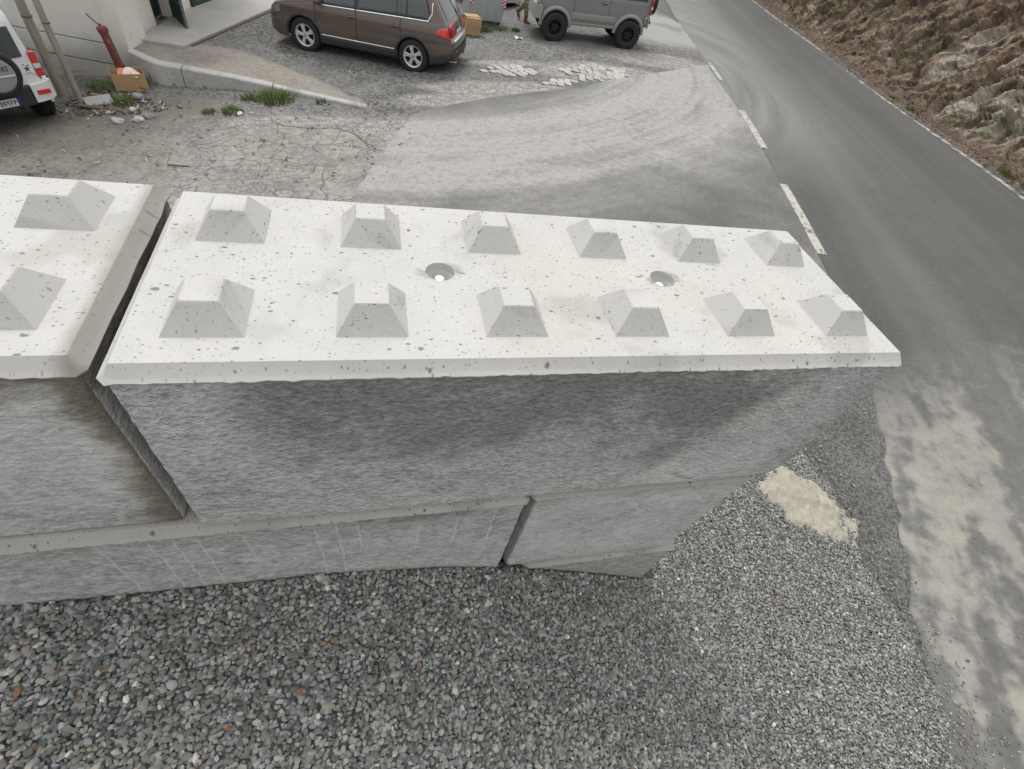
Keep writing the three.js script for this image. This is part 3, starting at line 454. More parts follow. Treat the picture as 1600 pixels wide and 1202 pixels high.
block('concrete_block', 'studded concrete block whose edges along the open joint are stained dark brown', 2.4, -2.436, -0.024, 1.598, faceB, topB, { studs: studGrid, holes: [[-0.394, 0], [0.394, 0]], seed: 4, turn: 0.004 });
block('concrete_block', 'grey lower block with white lime runs, partly buried in gravel', 2.4, -1.21, 0.006, 0.8, faceC, topGrey, { seed: 7 });
block('concrete_block', 'short lower block at the wall end, right of the lime-streaked block', 1.09, 0.555, -0.008, 0.8, faceD, topGrey, { seed: 9, lean: (x, y, z) => [x - 0.10 * (1 - y / 0.8) * (x + 0.545) / 1.09, z] });
block('concrete_block', 'lowest block, its face just showing above the gravel', 2.4, -0.135, 0.0, 0, faceE, topGrey, { seed: 11 });
block('concrete_block', 'bottom block wholly behind the gravel heap', 2.4, -2.56, 0.0, 0, faceE, topGrey, { seed: 13 });
// ------------------------------------------------------------------ broken plates of old asphalt skin lying in the yard
{
  const rng = makeRng(31), mats = [0, 1, 2].map(k => std({ color: [0.33 + 0.04 * k, 0.32 + 0.04 * k, 0.30 + 0.035 * k], bumpMap: grainTex, bumpScale: 0.006 }));
  const field = (cx, cz, rx, rz, turn, cell) => {
    const pts = []; for (let i = -12; i <= 12; i++) for (let j = -12; j <= 12; j++) { const x = (i + 0.5 * (j & 1) + 0.55 * (rng() - 0.5)) * cell, z = (j * 0.82 + 0.5 * (rng() - 0.5)) * cell; pts.push([x, z]); }
    for (const [px, pz] of pts) {
      if (Math.hypot(px / rx, pz / rz) > 1 + 0.25 * (rng() - 0.5) || rng() < 0.12) continue;
      let poly = [[px - 1, pz - 1], [px + 1, pz - 1], [px + 1, pz + 1], [px - 1, pz + 1]];
      for (const [qx, qz] of pts) { const nx = qx - px, nz = qz - pz, d2 = nx * nx + nz * nz; if (d2 < 1e-9 || d2 > 9 * cell * cell) continue; const lim = (qx * qx + qz * qz - px * px - pz * pz) / 2, out = [], f = p => p[0] * nx + p[1] * nz - lim; for (let k = 0; k < poly.length; k++) { const A = poly[k], B = poly[(k + 1) % poly.length], a = f(A), b = f(B); if (a <= 0) out.push(A); if (a * b < 0) { const t = a / (a - b); out.push([mix(A[0], B[0], t), mix(A[1], B[1], t)]); } } poly = out; }
      if (poly.length < 3) continue; const s = 0.86 + 0.06 * rng(), c = Math.cos(turn), n = Math.sin(turn), sh = new THREE.Shape();
      const dense = []; poly.forEach((A, k) => { const B = poly[(k + 1) % poly.length]; dense.push(A, [mix(A[0], B[0], 0.5) + (rng() - 0.5) * cell * 0.1, mix(A[1], B[1], 0.5) + (rng() - 0.5) * cell * 0.1]); });
      dense.forEach(([x, z], k) => { const X = (x - px) * s, Z = (z - pz) * s, u = X * c - Z * n, w = X * n + Z * c; k ? sh.lineTo(u, -w) : sh.moveTo(u, -w); });
      const g = new THREE.ExtrudeGeometry(sh, { depth: 0.012, bevelEnabled: true, bevelSize: 0.006, bevelThickness: 0.005, bevelSegments: 1, curveSegments: 1 }).rotateX(-Math.PI / 2);
      const X = cx + px * c - pz * n, Z = cz + px * n + pz * c, m = obj('asphalt_plate', g, mats[Math.floor(rng() * 3)], ground); m.position.set(X, groundY(X, Z) + 0.004, Z); m.rotation.set((rng() - 0.5) * 0.05, 0, (rng() - 0.5) * 0.05);
    }
  };
  field(2.85, -12.45, 0.75, 0.42, 0.12, 0.2); field(5.1, -12.5, 0.95, 0.62, -0.25, 0.21); field(3.9, -11.6, 0.45, 0.2, -0.2, 0.2);
}
// ------------------------------------------------------------------ low concrete kerb wall holding the parking pad
{
  const t = thing('retaining_kerb', 'low weathered concrete retaining kerb along the edge of the parking pad', 'kerb');
  const tex = bake(1024, 256, 0, 0, 4.9, 1.2, (u, v, o) => { const m = fbm(u * 2, v * 3, 4, 221), f = fbm(u * 14, v * 14, 3, 223), dk = sstep(0.0, 0.3, m + 0.3 * f), c = 0.37 * (1 + 0.2 * f + 0.2 * m) * (1 - 0.35 * dk), pl = sstep(0.95, 0.7, u + 0.1 * m); o[0] = mix(c, 0.42 * (1 + 0.06 * f), pl); o[1] = mix(c * 0.985, 0.41 * (1 + 0.06 * f), pl); o[2] = mix(c * 0.95, 0.385 * (1 + 0.06 * f), pl); o[3] = 0.5 + 0.7 * f; });
  const m = std({ map: tex.map, bumpMap: tex.bumpMap, bumpScale: 0.012 }), cap = std({ color: [0.40, 0.385, 0.35], bumpMap: grainTex, bumpScale: 0.004 });
  const piece = (x0, x1, w, dy) => {
    const n = Math.max(4, Math.round((x1 - x0) / 0.08)), yt = (x, z) => Math.max(padY(x), groundY(x, z)) + 0.025 + dy;
    const prof = (x, k) => { const z = kerbZ(x), yT = yt(x, z), yB = land(x, z + 0.15) - 0.15, e = 0.012 * fbm(x * 5, k, 3, 225); return [[yB, 0.10 + e], [yT - 0.02, 0.07 + e * 0.7], [yT, 0.05], [yT, -w], [yT - 0.3, -w]][k].concat(z); };
    const g = gridGeo(n, 4, (u, v) => { const x = mix(x0, x1, u), k = Math.round(v * 4), [y, d, z] = prof(x, k); return [x, y, z + d, x + 5.42, y + 1.7]; }, true);
    return g;
  };
  obj('kerb_segment', toCreasedNormals(piece(-5.42, -4.35, 0.16, 0.0), 0.5), m, t); obj('kerb_segment', toCreasedNormals(piece(-4.335, -2.6, 0.14, 0.004), 0.5), m, t); obj('kerb_segment', toCreasedNormals(piece(-2.585, -0.72, 0.10, 0.0), 0.5), m, t);
}
// ------------------------------------------------------------------ house at the corner of the yard
const HX = new THREE.Vector2(-0.985, -0.17), HZ = new THREE.Vector2(0.17, -0.985), HC = [-5.40, -11.82];
const houseAt = (a, b) => [HC[0] + HX.x * a + HZ.x * b, HC[1] + HX.y * a + HZ.y * b];      // a: along the long wall, b: along the door front
{
  const t = thing('house', 'beige rendered house with grooved side wall and open green doors', 'house', [HC[0], -1.1, HC[1]], Math.atan2(HX.y, -HX.x) + Math.PI);
  // local axes: x runs along the side wall away from the corner, z runs along the door front away from the corner
  t.rotation.y = Math.atan2(-HX.y, HX.x); const sgn = -1;                // local z mirrored: door front runs to -z of the group
  const Z = b => b * sgn * (HX.x * HZ.y - HX.y * HZ.x > 0 ? -1 : 1);
  const tex = bake(1024, 1024, -1, -1.2, 5, 4.8, (u, v, o) => { const m = fbm(u * 0.9, v * 0.9, 4, 231), f = fbm(u * 8, v * 8, 3, 233), damp = sstep(0.35, -0.45, v + 0.5 * m + 0.1) * 0.45, spl = sstep(0.18, 0.4, m + 0.35 * f) * 0.3, c = 0.72 * (1 + 0.08 * m + 0.07 * f) * (1 - spl) * (1 - damp); o[0] = c * 1.0; o[1] = c * 0.975; o[2] = c * mix(0.90, 0.93, damp); o[3] = 0.5 + 0.5 * f; });
  const wall = std({ map: tex.map, bumpMap: tex.bumpMap, bumpScale: 0.006 }), green = std({ color: [0.016, 0.05, 0.04], roughness: 0.5 }), dark = std({ color: [0.38, 0.365, 0.33] }), glass = phys({ color: [0.25, 0.36, 0.32], roughness: 0.12, metalness: 0, transmission: 0.4, thickness: 0 });
  const part = (name, x0, x1, y0, y1, b0, b1, m, r = 0.006) => { const g = rbox(x1 - x0, y1 - y0, Math.abs(b1 - b0), 0, 0, 0, r); const p = g.attributes.position, n = g.attributes.normal, uv = g.attributes.uv, cx = (x0 + x1) / 2, cy = (y0 + y1) / 2, cz = Z((b0 + b1) / 2); for (let i = 0; i < p.count; i++) { p.setXYZ(i, p.getX(i) + cx, p.getY(i) + cy, p.getZ(i) + cz); uv.setXY(i, Math.abs(n.getX(i)) > 0.7 ? p.getZ(i) * 0.9 + 1.7 : p.getX(i), p.getY(i)); } return obj(name, g, m, t); };
  // side wall in courses, with open joints between them
  const ys = [-1.2, -0.36, 0.02, 4.6]; for (let k = 0; k < 3; k++) part('wall_course', 0.02, 9, ys[k] + 0.012, ys[k + 1] - 0.012, 0.02 + 0.004 * k, 0.3, wall);
  part('wall_core', 0.06, 9, -1.2, 4.55, 0.06, 0.28, dark);
  part('corner_pier', 0, 0.34, -0.5, 4.6, -0.03, 0.72, wall, 0.02); part('door_jamb', 0.12, 0.4, -0.1, 4.6, 0.72, 1.52, wall, 0.012);
  part('front_wall', 0.06, 0.4, 2.25, 4.6, 1.52, 6.5, wall); part('front_wall', 0.06, 0.4, -0.1, 2.25, 2.42, 3.35, wall); part('front_wall', 0.06, 0.4, -0.1, 2.25, 4.75, 6.5, wall);
  part('room_back', 3.2, 3.4, -0.1, 4.5, 0.3, 6.5, dark); part('room_side', 0.4, 3.2, -0.1, 4.5, 6.3, 6.5, dark); part('room_floor', 0.1, 3.2, -0.12, 0.0, 0.3, 6.3, std({ color: [0.26, 0.25, 0.235] }));
  part('roof', -0.5, 9.3, 4.6, 4.85, -0.5, 7, std({ color: [0.22, 0.11, 0.07] }), 0.03);
  // inner door of the first opening, then the leaf that stands open
  const inner = part('inner_door', 0.46, 0.5, 0, 2.2, 1.52, 2.42, green); obj('door_rail', box(0.02, 0.05, 0.86, 0.45, 0.45, Z(1.97)), std({ color: [0.025, 0.075, 0.06], roughness: 0.45 }), inner);
  const leaf = (b, L, ang, m, g2) => { const L0 = new THREE.Group(); const d = obj('door_leaf', rbox(0.045, 2.15, L, 0, 1.12, L / 2, 0.006), m, t); d.position.set(0.05, 0, Z(b)); d.rotation.y = ang; obj('door_edge', rbox(0.055, 2.16, 0.035, 0, 1.12, L + 0.005, 0.004), std({ color: [0.13, 0.14, 0.13] }), d); obj('door_brace', rbox(0.015, 0.05, L * 0.9, -0.03, 0.5, L / 2, 0.004), std({ color: [0.05, 0.10, 0.085] }), d); obj('door_handle', rbox(0.05, 0.02, 0.12, -0.045, 1.05, L * 0.85, 0.008), std({ color: [0.5, 0.5, 0.5], metalness: 0.8, roughness: 0.35 }), d); if (g2) obj('glass_panel', rbox(0.05, 0.9, L * 0.72, 0, 0.6, L / 2, 0.004), glass, d); return d; };
  leaf(2.40, 0.86, 0, green, false).name = 'door_leaf'; leaf(4.72, 1.15, 0, green, true);
  const L1 = t.children.filter(c => c.name === 'door_leaf'); const toward = (d, ax, az, bx, bz) => { // aim a leaf from its hinge at a spot on the yard
    const inv = new THREE.Matrix4().makeRotationY(-t.rotation.y), A = new THREE.Vector3(ax - HC[0], 0, az - HC[1]).applyMatrix4(inv), B = new THREE.Vector3(bx - HC[0], 0, bz - HC[1]).applyMatrix4(inv); d.position.x = A.x; d.position.z = A.z; d.rotation.y = Math.atan2(B.x - A.x, B.z - A.z); };
  toward(L1[0], -5.10, -14.15, -4.66, -13.39); toward(L1[1], -4.86, -15.1, -4.45, -16.24);
  obj('door_post', rbox(0.09, 2.2, 0.09, 0.04, 1.1, Z(3.3), 0.01), std({ color: [0.07, 0.025, 0.022] }), t);
  // step in front of the doors
  const sp = [[-5.35, -12.34], [-4.52, -12.28], [-3.1, -16.22], [-2.35, -18.4], [-4.6, -18.6]], s = new THREE.Shape(sp.map(p => new THREE.Vector2(p[0], -p[1])));
  const sg = new THREE.ExtrudeGeometry(s, { depth: 0.1, bevelEnabled: true, bevelSize: 0.012, bevelThickness: 0.012, bevelSegments: 2 }).rotateX(-Math.PI / 2); { const p = sg.attributes.position, u = sg.attributes.uv; for (let i = 0; i < p.count; i++) u.setXY(i, p.getX(i), p.getZ(i)); }
  const st = bake(512, 512, -6, -19, -2, -12, (x, z, o) => { const m = fbm(x * 1.5, z * 1.5, 4, 241), f = fbm(x * 9, z * 9, 3, 243), k = 0.375 * (1 + 0.12 * f + 0.2 * m); o[0] = k * 1.01; o[1] = k * 0.975; o[2] = k * 0.915; o[3] = 0.5 + 0.5 * f; });
  const slab = tag(obj('door_step', sg, std({ map: st.map, bumpMap: st.bumpMap, bumpScale: 0.004 })), 'wide pale concrete door step in front of the green doors', 'door step'); slab.position.y = -1.145;
  const ch = bar([-4.42, -1.085, -12.5], [-2.9, -1.085, -16.7], 0.025, 0.025, 6); tag(obj('drain_channel', ch, std({ color: [0.12, 0.11, 0.10] })), 'narrow dark drain channel along the edge of the door step', 'drain');
}
// ------------------------------------------------------------------ cars
const tyreMat = std({ color: [0.018, 0.018, 0.019], roughness: 0.85 }), plastic = std({ color: [0.035, 0.036, 0.038], roughness: 0.6 }), chrome = std({ color: [0.75, 0.75, 0.76], metalness: 0.9, roughness: 0.22 }), alloy = std({ color: [0.62, 0.62, 0.63], metalness: 0.55, roughness: 0.35 }), blackMetal = std({ color: [0.02, 0.02, 0.022], roughness: 0.45, metalness: 0.3 }), under = std({ color: [0.012, 0.012, 0.013] });
const carGlass = phys({ color: [0.03, 0.04, 0.045], roughness: 0.06, clearcoat: 1, clearcoatRoughness: 0.03 }), redLens = phys({ color: [0.55, 0.02, 0.018], roughness: 0.12, clearcoat: 1 }), clearLens = phys({ color: [0.6, 0.62, 0.64], roughness: 0.1, clearcoat: 1 });
const lampGlass = phys({ color: [0.16, 0.17, 0.18], roughness: 0.08, clearcoat: 1 });
const plateMat = text => {
  const c = document.createElement('canvas'); c.width = 520; c.height = 110; const x = c.getContext('2d'); x.fillStyle = '#d9dadb'; x.fillRect(0, 0, 520, 110); x.fillStyle = '#1f3f94'; x.fillRect(0, 0, 42, 110); x.fillRect(478, 0, 42, 110);
  x.fillStyle = '#16181b'; x.font = 'bold 96px sans-serif'; x.textAlign = 'center'; x.textBaseline = 'middle'; x.fillText(text, 260, 58); const t = new THREE.CanvasTexture(c); t.colorSpace = THREE.SRGBColorSpace; return std({ map: t, roughness: 0.5 });
};
function wheel(parent, name, x, y, z, side, r, width, rimR, kind) {
  const w = new THREE.Group(); w.name = name; parent.add(w); w.position.set(x, y, z); w.rotation.y = side > 0 ? 0 : Math.PI; const h = width / 2;   // local +z points outwards
  const prof = [[rimR, -h * 0.9], [rimR + 0.02, -h], [r - 0.05, -h * 1.02], [r - 0.012, -h * 0.86], [r, -h * 0.6], [r, h * 0.6], [r - 0.012, h * 0.86], [r - 0.05, h * 1.02], [rimR + 0.02, h], [rimR, h * 0.9], [rimR - 0.012, h * 0.8]];
  const tg = [new THREE.LatheGeometry(prof.map(p => new THREE.Vector2(...p)), 48).rotateX(Math.PI / 2)];
  if (kind === 'steel') for (let k = 0; k < 30; k++) for (const s of [-1, 1]) tg.push(rbox(0.045, 0.022, h * 0.72, 0, r + 0.002, s * h * 0.52, 0.004, 1).rotateZ(k / 30 * 6.283 + (s > 0 ? 0.1 : 0)));
  obj('tyre', merge(tg), tyreMat, w);
  obj('brake_disc', new THREE.CylinderGeometry(rimR * 0.96, rimR * 0.96, 0.02, 32).rotateX(Math.PI / 2).translate(0, 0, h * 0.1), under, w);
  const ring = new THREE.LatheGeometry([[rimR - 0.006, h * 0.2], [rimR - 0.012, h * 0.72], [rimR + 0.004, h * 0.86], [rimR - 0.002, h * 0.92], [rimR - 0.028, h * 0.8], [rimR - 0.03, h * 0.2]].map(p => new THREE.Vector2(...p)), 48).rotateX(Math.PI / 2), parts = [ring];
  if (kind === 'alloy') {
    for (let k = 0; k < 5; k++) { const s = new THREE.Shape(); s.moveTo(-0.032, 0.03); s.lineTo(-0.027, 0.11); s.lineTo(-0.05, rimR - 0.012); s.lineTo(0.05, rimR - 0.012); s.lineTo(0.027, 0.11); s.lineTo(0.032, 0.03); parts.push(new THREE.ExtrudeGeometry(s, { depth: 0.025, bevelEnabled: true, bevelSize: 0.006, bevelThickness: 0.006, bevelSegments: 1 }).translate(0, 0, h * 0.55).rotateZ(k * 1.2566 + 0.2)); }
    parts.push(new THREE.CylinderGeometry(0.036, 0.055, 0.03, 20).rotateX(Math.PI / 2).translate(0, 0, h * 0.72)); obj('rim', merge(parts), alloy, w);
    obj('hub_cap', new THREE.CylinderGeometry(0.03, 0.03, 0.012, 20).rotateX(Math.PI / 2).translate(0, 0, h * 0.72 + 0.018), std({ color: [0.35, 0.35, 0.36], metalness: 0.6, roughness: 0.3 }), w);
  } else {
    const s = new THREE.Shape(); s.absarc(0, 0, rimR - 0.02, 0, 6.2832); for (let k = 0; k < 8; k++) { const p = new THREE.Path(), a = k * 0.7854; p.absarc(Math.cos(a) * rimR * 0.66, Math.sin(a) * rimR * 0.66, 0.024, 0, 6.2832, true); s.holes.push(p); }
    parts.push(new THREE.ExtrudeGeometry(s, { depth: 0.012, bevelEnabled: true, bevelSize: 0.004, bevelThickness: 0.004, bevelSegments: 1, curveSegments: 16 }).translate(0, 0, h * 0.35), new THREE.CylinderGeometry(0.042, 0.05, 0.07, 20).rotateX(Math.PI / 2).translate(0, 0, h * 0.55)); obj('rim', merge(parts), blackMetal, w);
    const nuts = []; for (let k = 0; k < 5; k++) nuts.push(new THREE.CylinderGeometry(0.011, 0.011, 0.03, 6).rotateX(Math.PI / 2).translate(Math.cos(k * 1.2566) * 0.075, Math.sin(k * 1.2566) * 0.075, h * 0.5)); stuff(obj('wheel_nuts', merge(nuts), std({ color: [0.3, 0.3, 0.3], metalness: 0.8, roughness: 0.4 }), w));
  }
  return w;
}
// A car body as a side view: roof line, sill with wheel arches, half width as a function of place. x forwards, y up, z to the right.
function carShell(spec) {
  const { top, sill, arches, archR, archY, half, seams = [], belt } = spec, x0 = top[0][0], x1 = top[top.length - 1][0];
  const topY = x => pw(top, x), botY = x => { let y = pw(sill, x); for (const a of arches) { const d = Math.abs(x - a); if (d < archR) y = Math.max(y, archY + Math.sqrt(archR * archR - d * d) * 1.0); } return Math.min(y, topY(x) - 0.02); };
  const W = (x, y) => {
    let w = half(x, y); const e = Math.min(x - x0, x1 - x), re = spec.endR; if (e < re) w -= spec.endD * Math.pow(1 - Math.max(0, e) / re, 2);
    const d = topY(x) - y, r = 0.07; if (d < r) { const k = (r - Math.max(0, d)) / r; w -= 0.055 * (1 - Math.sqrt(1 - k * k * 0.96)); }
    for (const [sx, ya, yb] of seams) if (y > ya && y < yb && Math.abs(x - sx) < 0.0062) w -= 0.016;
    return w;
  };
  const xs = []; for (let x = x0; x < x1; x += 0.035) xs.push(x); for (const a of arches) for (let k = 0; k <= 40; k++) xs.push(a - archR * Math.cos(k / 40 * Math.PI)); for (const p of top) xs.push(p[0]); for (const [s] of seams) xs.push(s - 0.0075, s - 0.006, s + 0.006, s + 0.0075); for (let k = 0; k < 8; k++) xs.push(x0 + 0.008 * k, x1 - 0.008 * k);
  xs.push(x1); xs.sort((a, b) => a - b); const X = xs.filter((x, i) => x >= x0 && x <= x1 && (i === 0 || x - xs[i - 1] > 0.0009)), nY = 34;
  const sides = [-1, 1].map(s => { const g = gridGeo(X.length - 1, nY, (u, v) => { const x = X[Math.round(u * (X.length - 1))], y = mix(botY(x), topY(x), v); return [x, y, s * W(x, y)]; }, s > 0); return g; });
  // skin over the top from tail to nose
  const line = X.map(x => [x, topY(x)]), tail = [[x0, botY(x0)], [x0, mix(botY(x0), topY(x0), 0.33)], [x0, mix(botY(x0), topY(x0), 0.66)]], nose = [[x1, mix(botY(x1), topY(x1), 0.5)], [x1, botY(x1)]], path = [...tail, ...line, ...nose], nz = 18;
  const skin = gridGeo(path.length - 1, nz, (u, v) => { const i = Math.round(u * (path.length - 1)), [x, y] = path[i], A = path[Math.max(0, i - 1)], B = path[Math.min(path.length - 1, i + 1)], tx = B[0] - A[0], ty = B[1] - A[1], l = Math.hypot(tx, ty) || 1, q = 2 * v - 1, c = 0.045 * (1 - q * q); return [x - ty / l * c, y + tx / l * c, q * W(x, y)]; });
  const topOut = (x, z) => { const w = W(x, topY(x)), q = z / w, dx = 0.01, ty = topY(x + dx) - topY(x - dx), l = Math.hypot(2 * dx, ty), c = 0.045 * (1 - q * q); return [x - ty / l * c, topY(x) + 2 * dx / l * c]; };
  return { X, topY, botY, W, geo: [...sides, skin], topOut, x0, x1 };
}
function sidePatch(S, xa, xb, lo, hi, off, sides = [-1, 1], nx = 24, ny = 8) {       // a sheet lying on the flank, a few millimetres proud, with turned-in rim
  const L = typeof lo === 'function' ? lo : () => lo, H = typeof hi === 'function' ? hi : () => hi;
  return merge(sides.map(s => gridGeo(nx + 2, ny + 2, (u, v) => { const i = Math.round(u * (nx + 2)), j = Math.round(v * (ny + 2)), x = mix(xa, xb, clamp((i - 1) / nx)), y = mix(L(x), H(x), clamp((j - 1) / ny)), rim = i === 0 || j === 0 || i === nx + 2 || j === ny + 2; return [x, y, s * (S.W(x, y) + (rim ? -0.012 : off))]; }, s > 0)));
}
function arc(S, ax, r0, r1, cy, off, a0, a1, sides = [-1, 1]) {                        // ring on the flank round a wheel arch
  return merge(sides.map(s => gridGeo(36, 4, (u, v) => { const a = mix(a0, a1, u), j = Math.round(v * 4), r = [r0, r0, (r0 + r1) / 2, r1, r1][j], x = clamp(ax - Math.cos(a) * r, S.x0 + 0.01, S.x1 - 0.01), y = cy + Math.sin(a) * r; return [x, y, s * (S.W(x, Math.max(y, 0.3)) + [-0.08, off, off, off * 0.6, -0.01][j])]; }, s < 0)));
}
function rearSheet(S, xa, xb, za, zb, off, nx = 10, nz = 12, flip = false) {           // a sheet lying on the sloping skin between two stations
  return gridGeo(nx, nz, (u, v) => { const x = mix(xa, xb, u), z = mix(za, zb, v), dx = 0.004, [X, Y] = S.topOut(x, z), ty = S.topY(x + dx) - S.topY(x - dx), l = Math.hypot(2 * dx, ty); return [X - ty / l * off, Y + 2 * dx / l * off, z]; }, flip);
}
function buildSUV(name, label, pos, heading, tilt, paint, group) {
  const t = thing(name, label, 'car', pos, heading, group); t.rotation.set(0, heading, tilt, 'YXZ');
  const top = [[-2.25, 0.66], [-2.235, 0.72], [-2.16, 0.80], [-2.14, 0.90], [-2.10, 1.02], [-2.06, 1.08], [-1.80, 1.50], [-1.74, 1.57], [-1.5, 1.62], [-0.6, 1.675], [0.05, 1.65], [0.32, 1.60], [0.75, 1.31], [1.05, 1.09], [1.2, 1.04], [1.6, 0.985], [1.92, 0.90], [2.06, 0.80], [2.13, 0.66], [2.16, 0.48]];
  const belt = x => 1.03 - 0.035 * (x - 0.2) * 0.9;
  const half = (x, y) => { let w = pw([[0.18, 0.83], [0.34, 0.868], [0.46, 0.888], [0.60, 0.898], [0.68, 0.886], [0.74, 0.896], [0.88, 0.892], [0.97, 0.872], [1.03, 0.852], [1.10, 0.822], [1.35, 0.742], [1.6, 0.65], [1.7, 0.60]], y); if (x > 1.0) w -= 0.05 * sstep(1.0, 1.9, x) * sstep(0.9, 1.05, y); return w; };
  const S = carShell({ top, sill: [[-2.25, 0.44], [-2.0, 0.30], [-1.7, 0.25], [1.7, 0.25], [2.0, 0.26], [2.16, 0.34]], arches: [-1.302, 1.302], archR: 0.395, archY: 0.345, half, endR: 0.42, endD: 0.17, seams: [[-1.02, 0.62, 1.5], [0.02, 0.45, 1.5], [0.98, 0.48, 1.06]] });
  obj('body', merge(S.geo), paint, t);
  obj('underbody', merge([box(3.9, 0.5, 1.2, 0, 0.5, 0), box(1.6, 0.4, 1.62, 0, 0.48, 0), box(0.4, 0.3, 1.5, -1.98, 0.55, 0), box(0.3, 0.3, 1.4, 1.85, 0.55, 0)]), under, t);
  // glazing, one pane each, in a dark surround
  const wt = x => Math.min(1.50 - 0.03 * Math.abs(x + 0.3), S.topY(x) - 0.09);
  for (const s of [-1, 1]) obj('window_surround', sidePatch(S, -1.72, 0.92, x => belt(x) + 0.01, x => Math.max(belt(x) + 0.02, Math.min(wt(x) + 0.02, pw([[-1.72, 1.2], [-1.62, 1.46], [-1.4, 1.6], [2, 1.6]], x))), 0.004, [s], 60, 6), plastic, t);
  for (const [a, b] of [[-1.66, -1.17], [-1.15, -0.94], [-0.92, -0.03], [0.05, 0.80]]) for (const s of [-1, 1]) obj('side_window', sidePatch(S, a, b, x => belt(x) + 0.03, x => Math.max(belt(x) + 0.04, Math.min(wt(x), pw([[-1.68, 1.16], [-1.58, 1.42], [-1.4, 1.6], [2, 1.6]], x))), 0.008, [s], 20, 6), carGlass, t);
  for (const s of [-1, 1]) obj('chrome_strip', merge([sidePatch(S, -1.66, 0.96, x => belt(x) - 0.008, x => belt(x) + 0.014, 0.011, [s], 50, 2), sidePatch(S, -1.74, -1.66, x => pw([[-1.74, 1.2], [-1.66, 1.06]], x), x => pw([[-1.74, 1.28], [-1.66, 1.13]], x), 0.011, [s], 6, 2), sidePatch(S, -1.755, -1.725, 1.19, 1.42, 0.011, [s], 2, 6)]), chrome, t);
  for (const s of [-1, 1]) { for (const x of [-0.90, 0.14]) { const h = obj('door_handle', rbox(0.17, 0.028, 0.03, x, 0.90, s * (S.W(x, 0.9) + 0.022), 0.012, 3), paint, t); obj('handle_recess', new THREE.SphereGeometry(0.06, 16, 10).scale(1.2, 0.62, 0.25).translate(x + 0.01, 0.895, s * (S.W(x, 0.9) - 0.002)), plastic, h); } }
  for (const s of [-1, 1]) obj('sill_cladding', sidePatch(S, -0.93, 0.93, 0.255, x => 0.41, 0.014, [s], 30, 4), plastic, t);
  for (const s of [-1, 1]) obj('sill_chrome', sidePatch(S, -0.86, 0.90, 0.425, 0.452, 0.016, [s], 30, 2), chrome, t);
  for (const ax of [-1.302, 1.302]) for (const s of [-1, 1]) obj('wheel_arch', arc(S, ax, 0.385, 0.44, 0.345, 0.012, 0.05, Math.PI - 0.05, [s]), plastic, t);
  // tail
  for (const s of [-1, 1]) { obj('tail_light', sidePatch(S, -2.19, -1.86, x => pw([[-2.19, 0.80], [-1.86, 0.88]], x), x => Math.min(S.topY(x) - 0.005, pw([[-2.19, 1.0], [-2.0, 1.015], [-1.86, 0.95]], x)), 0.012, [s], 16, 8), redLens, t); obj('tail_light', rearSheet(S, -2.155, -2.085, s * 0.40, s * 0.69, 0.012, 6, 8, s < 0), redLens, t); }
  obj('rear_window', rearSheet(S, -2.045, -1.82, -0.60, 0.60, 0.008), carGlass, t);
  obj('bumper_chrome', rearSheet(S, -2.245, -2.205, -0.62, 0.62, 0.012, 4, 20), chrome, t);
  obj('rear_bumper', merge([sidePatch(S, -2.24, -1.72, x => S.botY(x) + 0.005, x => pw([[-2.24, 0.56], [-1.72, 0.45]], x), 0.014, [-1, 1], 14, 5), gridGeo(20, 4, (u, v) => { const z = mix(-0.72, 0.72, u), q = z / 0.74; return [-2.25 - 0.055 * (1 - q * q) - 0.008, mix(0.40, 0.6, v), z]; }, true)]), plastic, t);
  for (const s of [-1, 1]) { obj('reflector', rbox(0.02, 0.03, 0.22, -2.278, 0.55, s * 0.5, 0.006), redLens, t); obj('exhaust_pipe', bar([-2.1, 0.30, s * 0.48], [-2.27, 0.30, s * 0.48], 0.035, 0.035, 16), chrome, t); obj('head_light', sidePatch(S, 1.80, 2.08, x => 0.72, x => S.topY(x) - 0.06, 0.010, [s], 12, 6), lampGlass, t); const m = obj('door_mirror', new THREE.SphereGeometry(0.11, 20, 14).scale(0.75, 0.72, 1.0).translate(0.86, 1.10, s * 0.97), paint, t); obj('mirror_foot', rbox(0.08, 0.05, 0.12, 0.84, 1.04, s * 0.87, 0.015), plastic, m); obj('roof_rail', new THREE.TubeGeometry(new THREE.CatmullRomCurve3([[-1.5, 1.62], [-1.35, 1.69], [-0.4, 1.725], [0.2, 1.69], [0.33, 1.62]].map(p => new THREE.Vector3(p[0], p[1], s * 0.58))), 30, 0.017, 8), chrome, t); }
  const pl = obj('number_plate', new THREE.PlaneGeometry(0.52, 0.11), plateMat(''), t); pl.position.set(-2.20, 0.84, 0); pl.rotation.y = -Math.PI / 2; pl.rotation.x = 0;
  for (const x of [-1.302, 1.302]) for (const s of [-1, 1]) wheel(t, 'wheel', x, 0.352, s * 0.775, s, 0.352, 0.225, 0.228, 'alloy');
  return t;
}
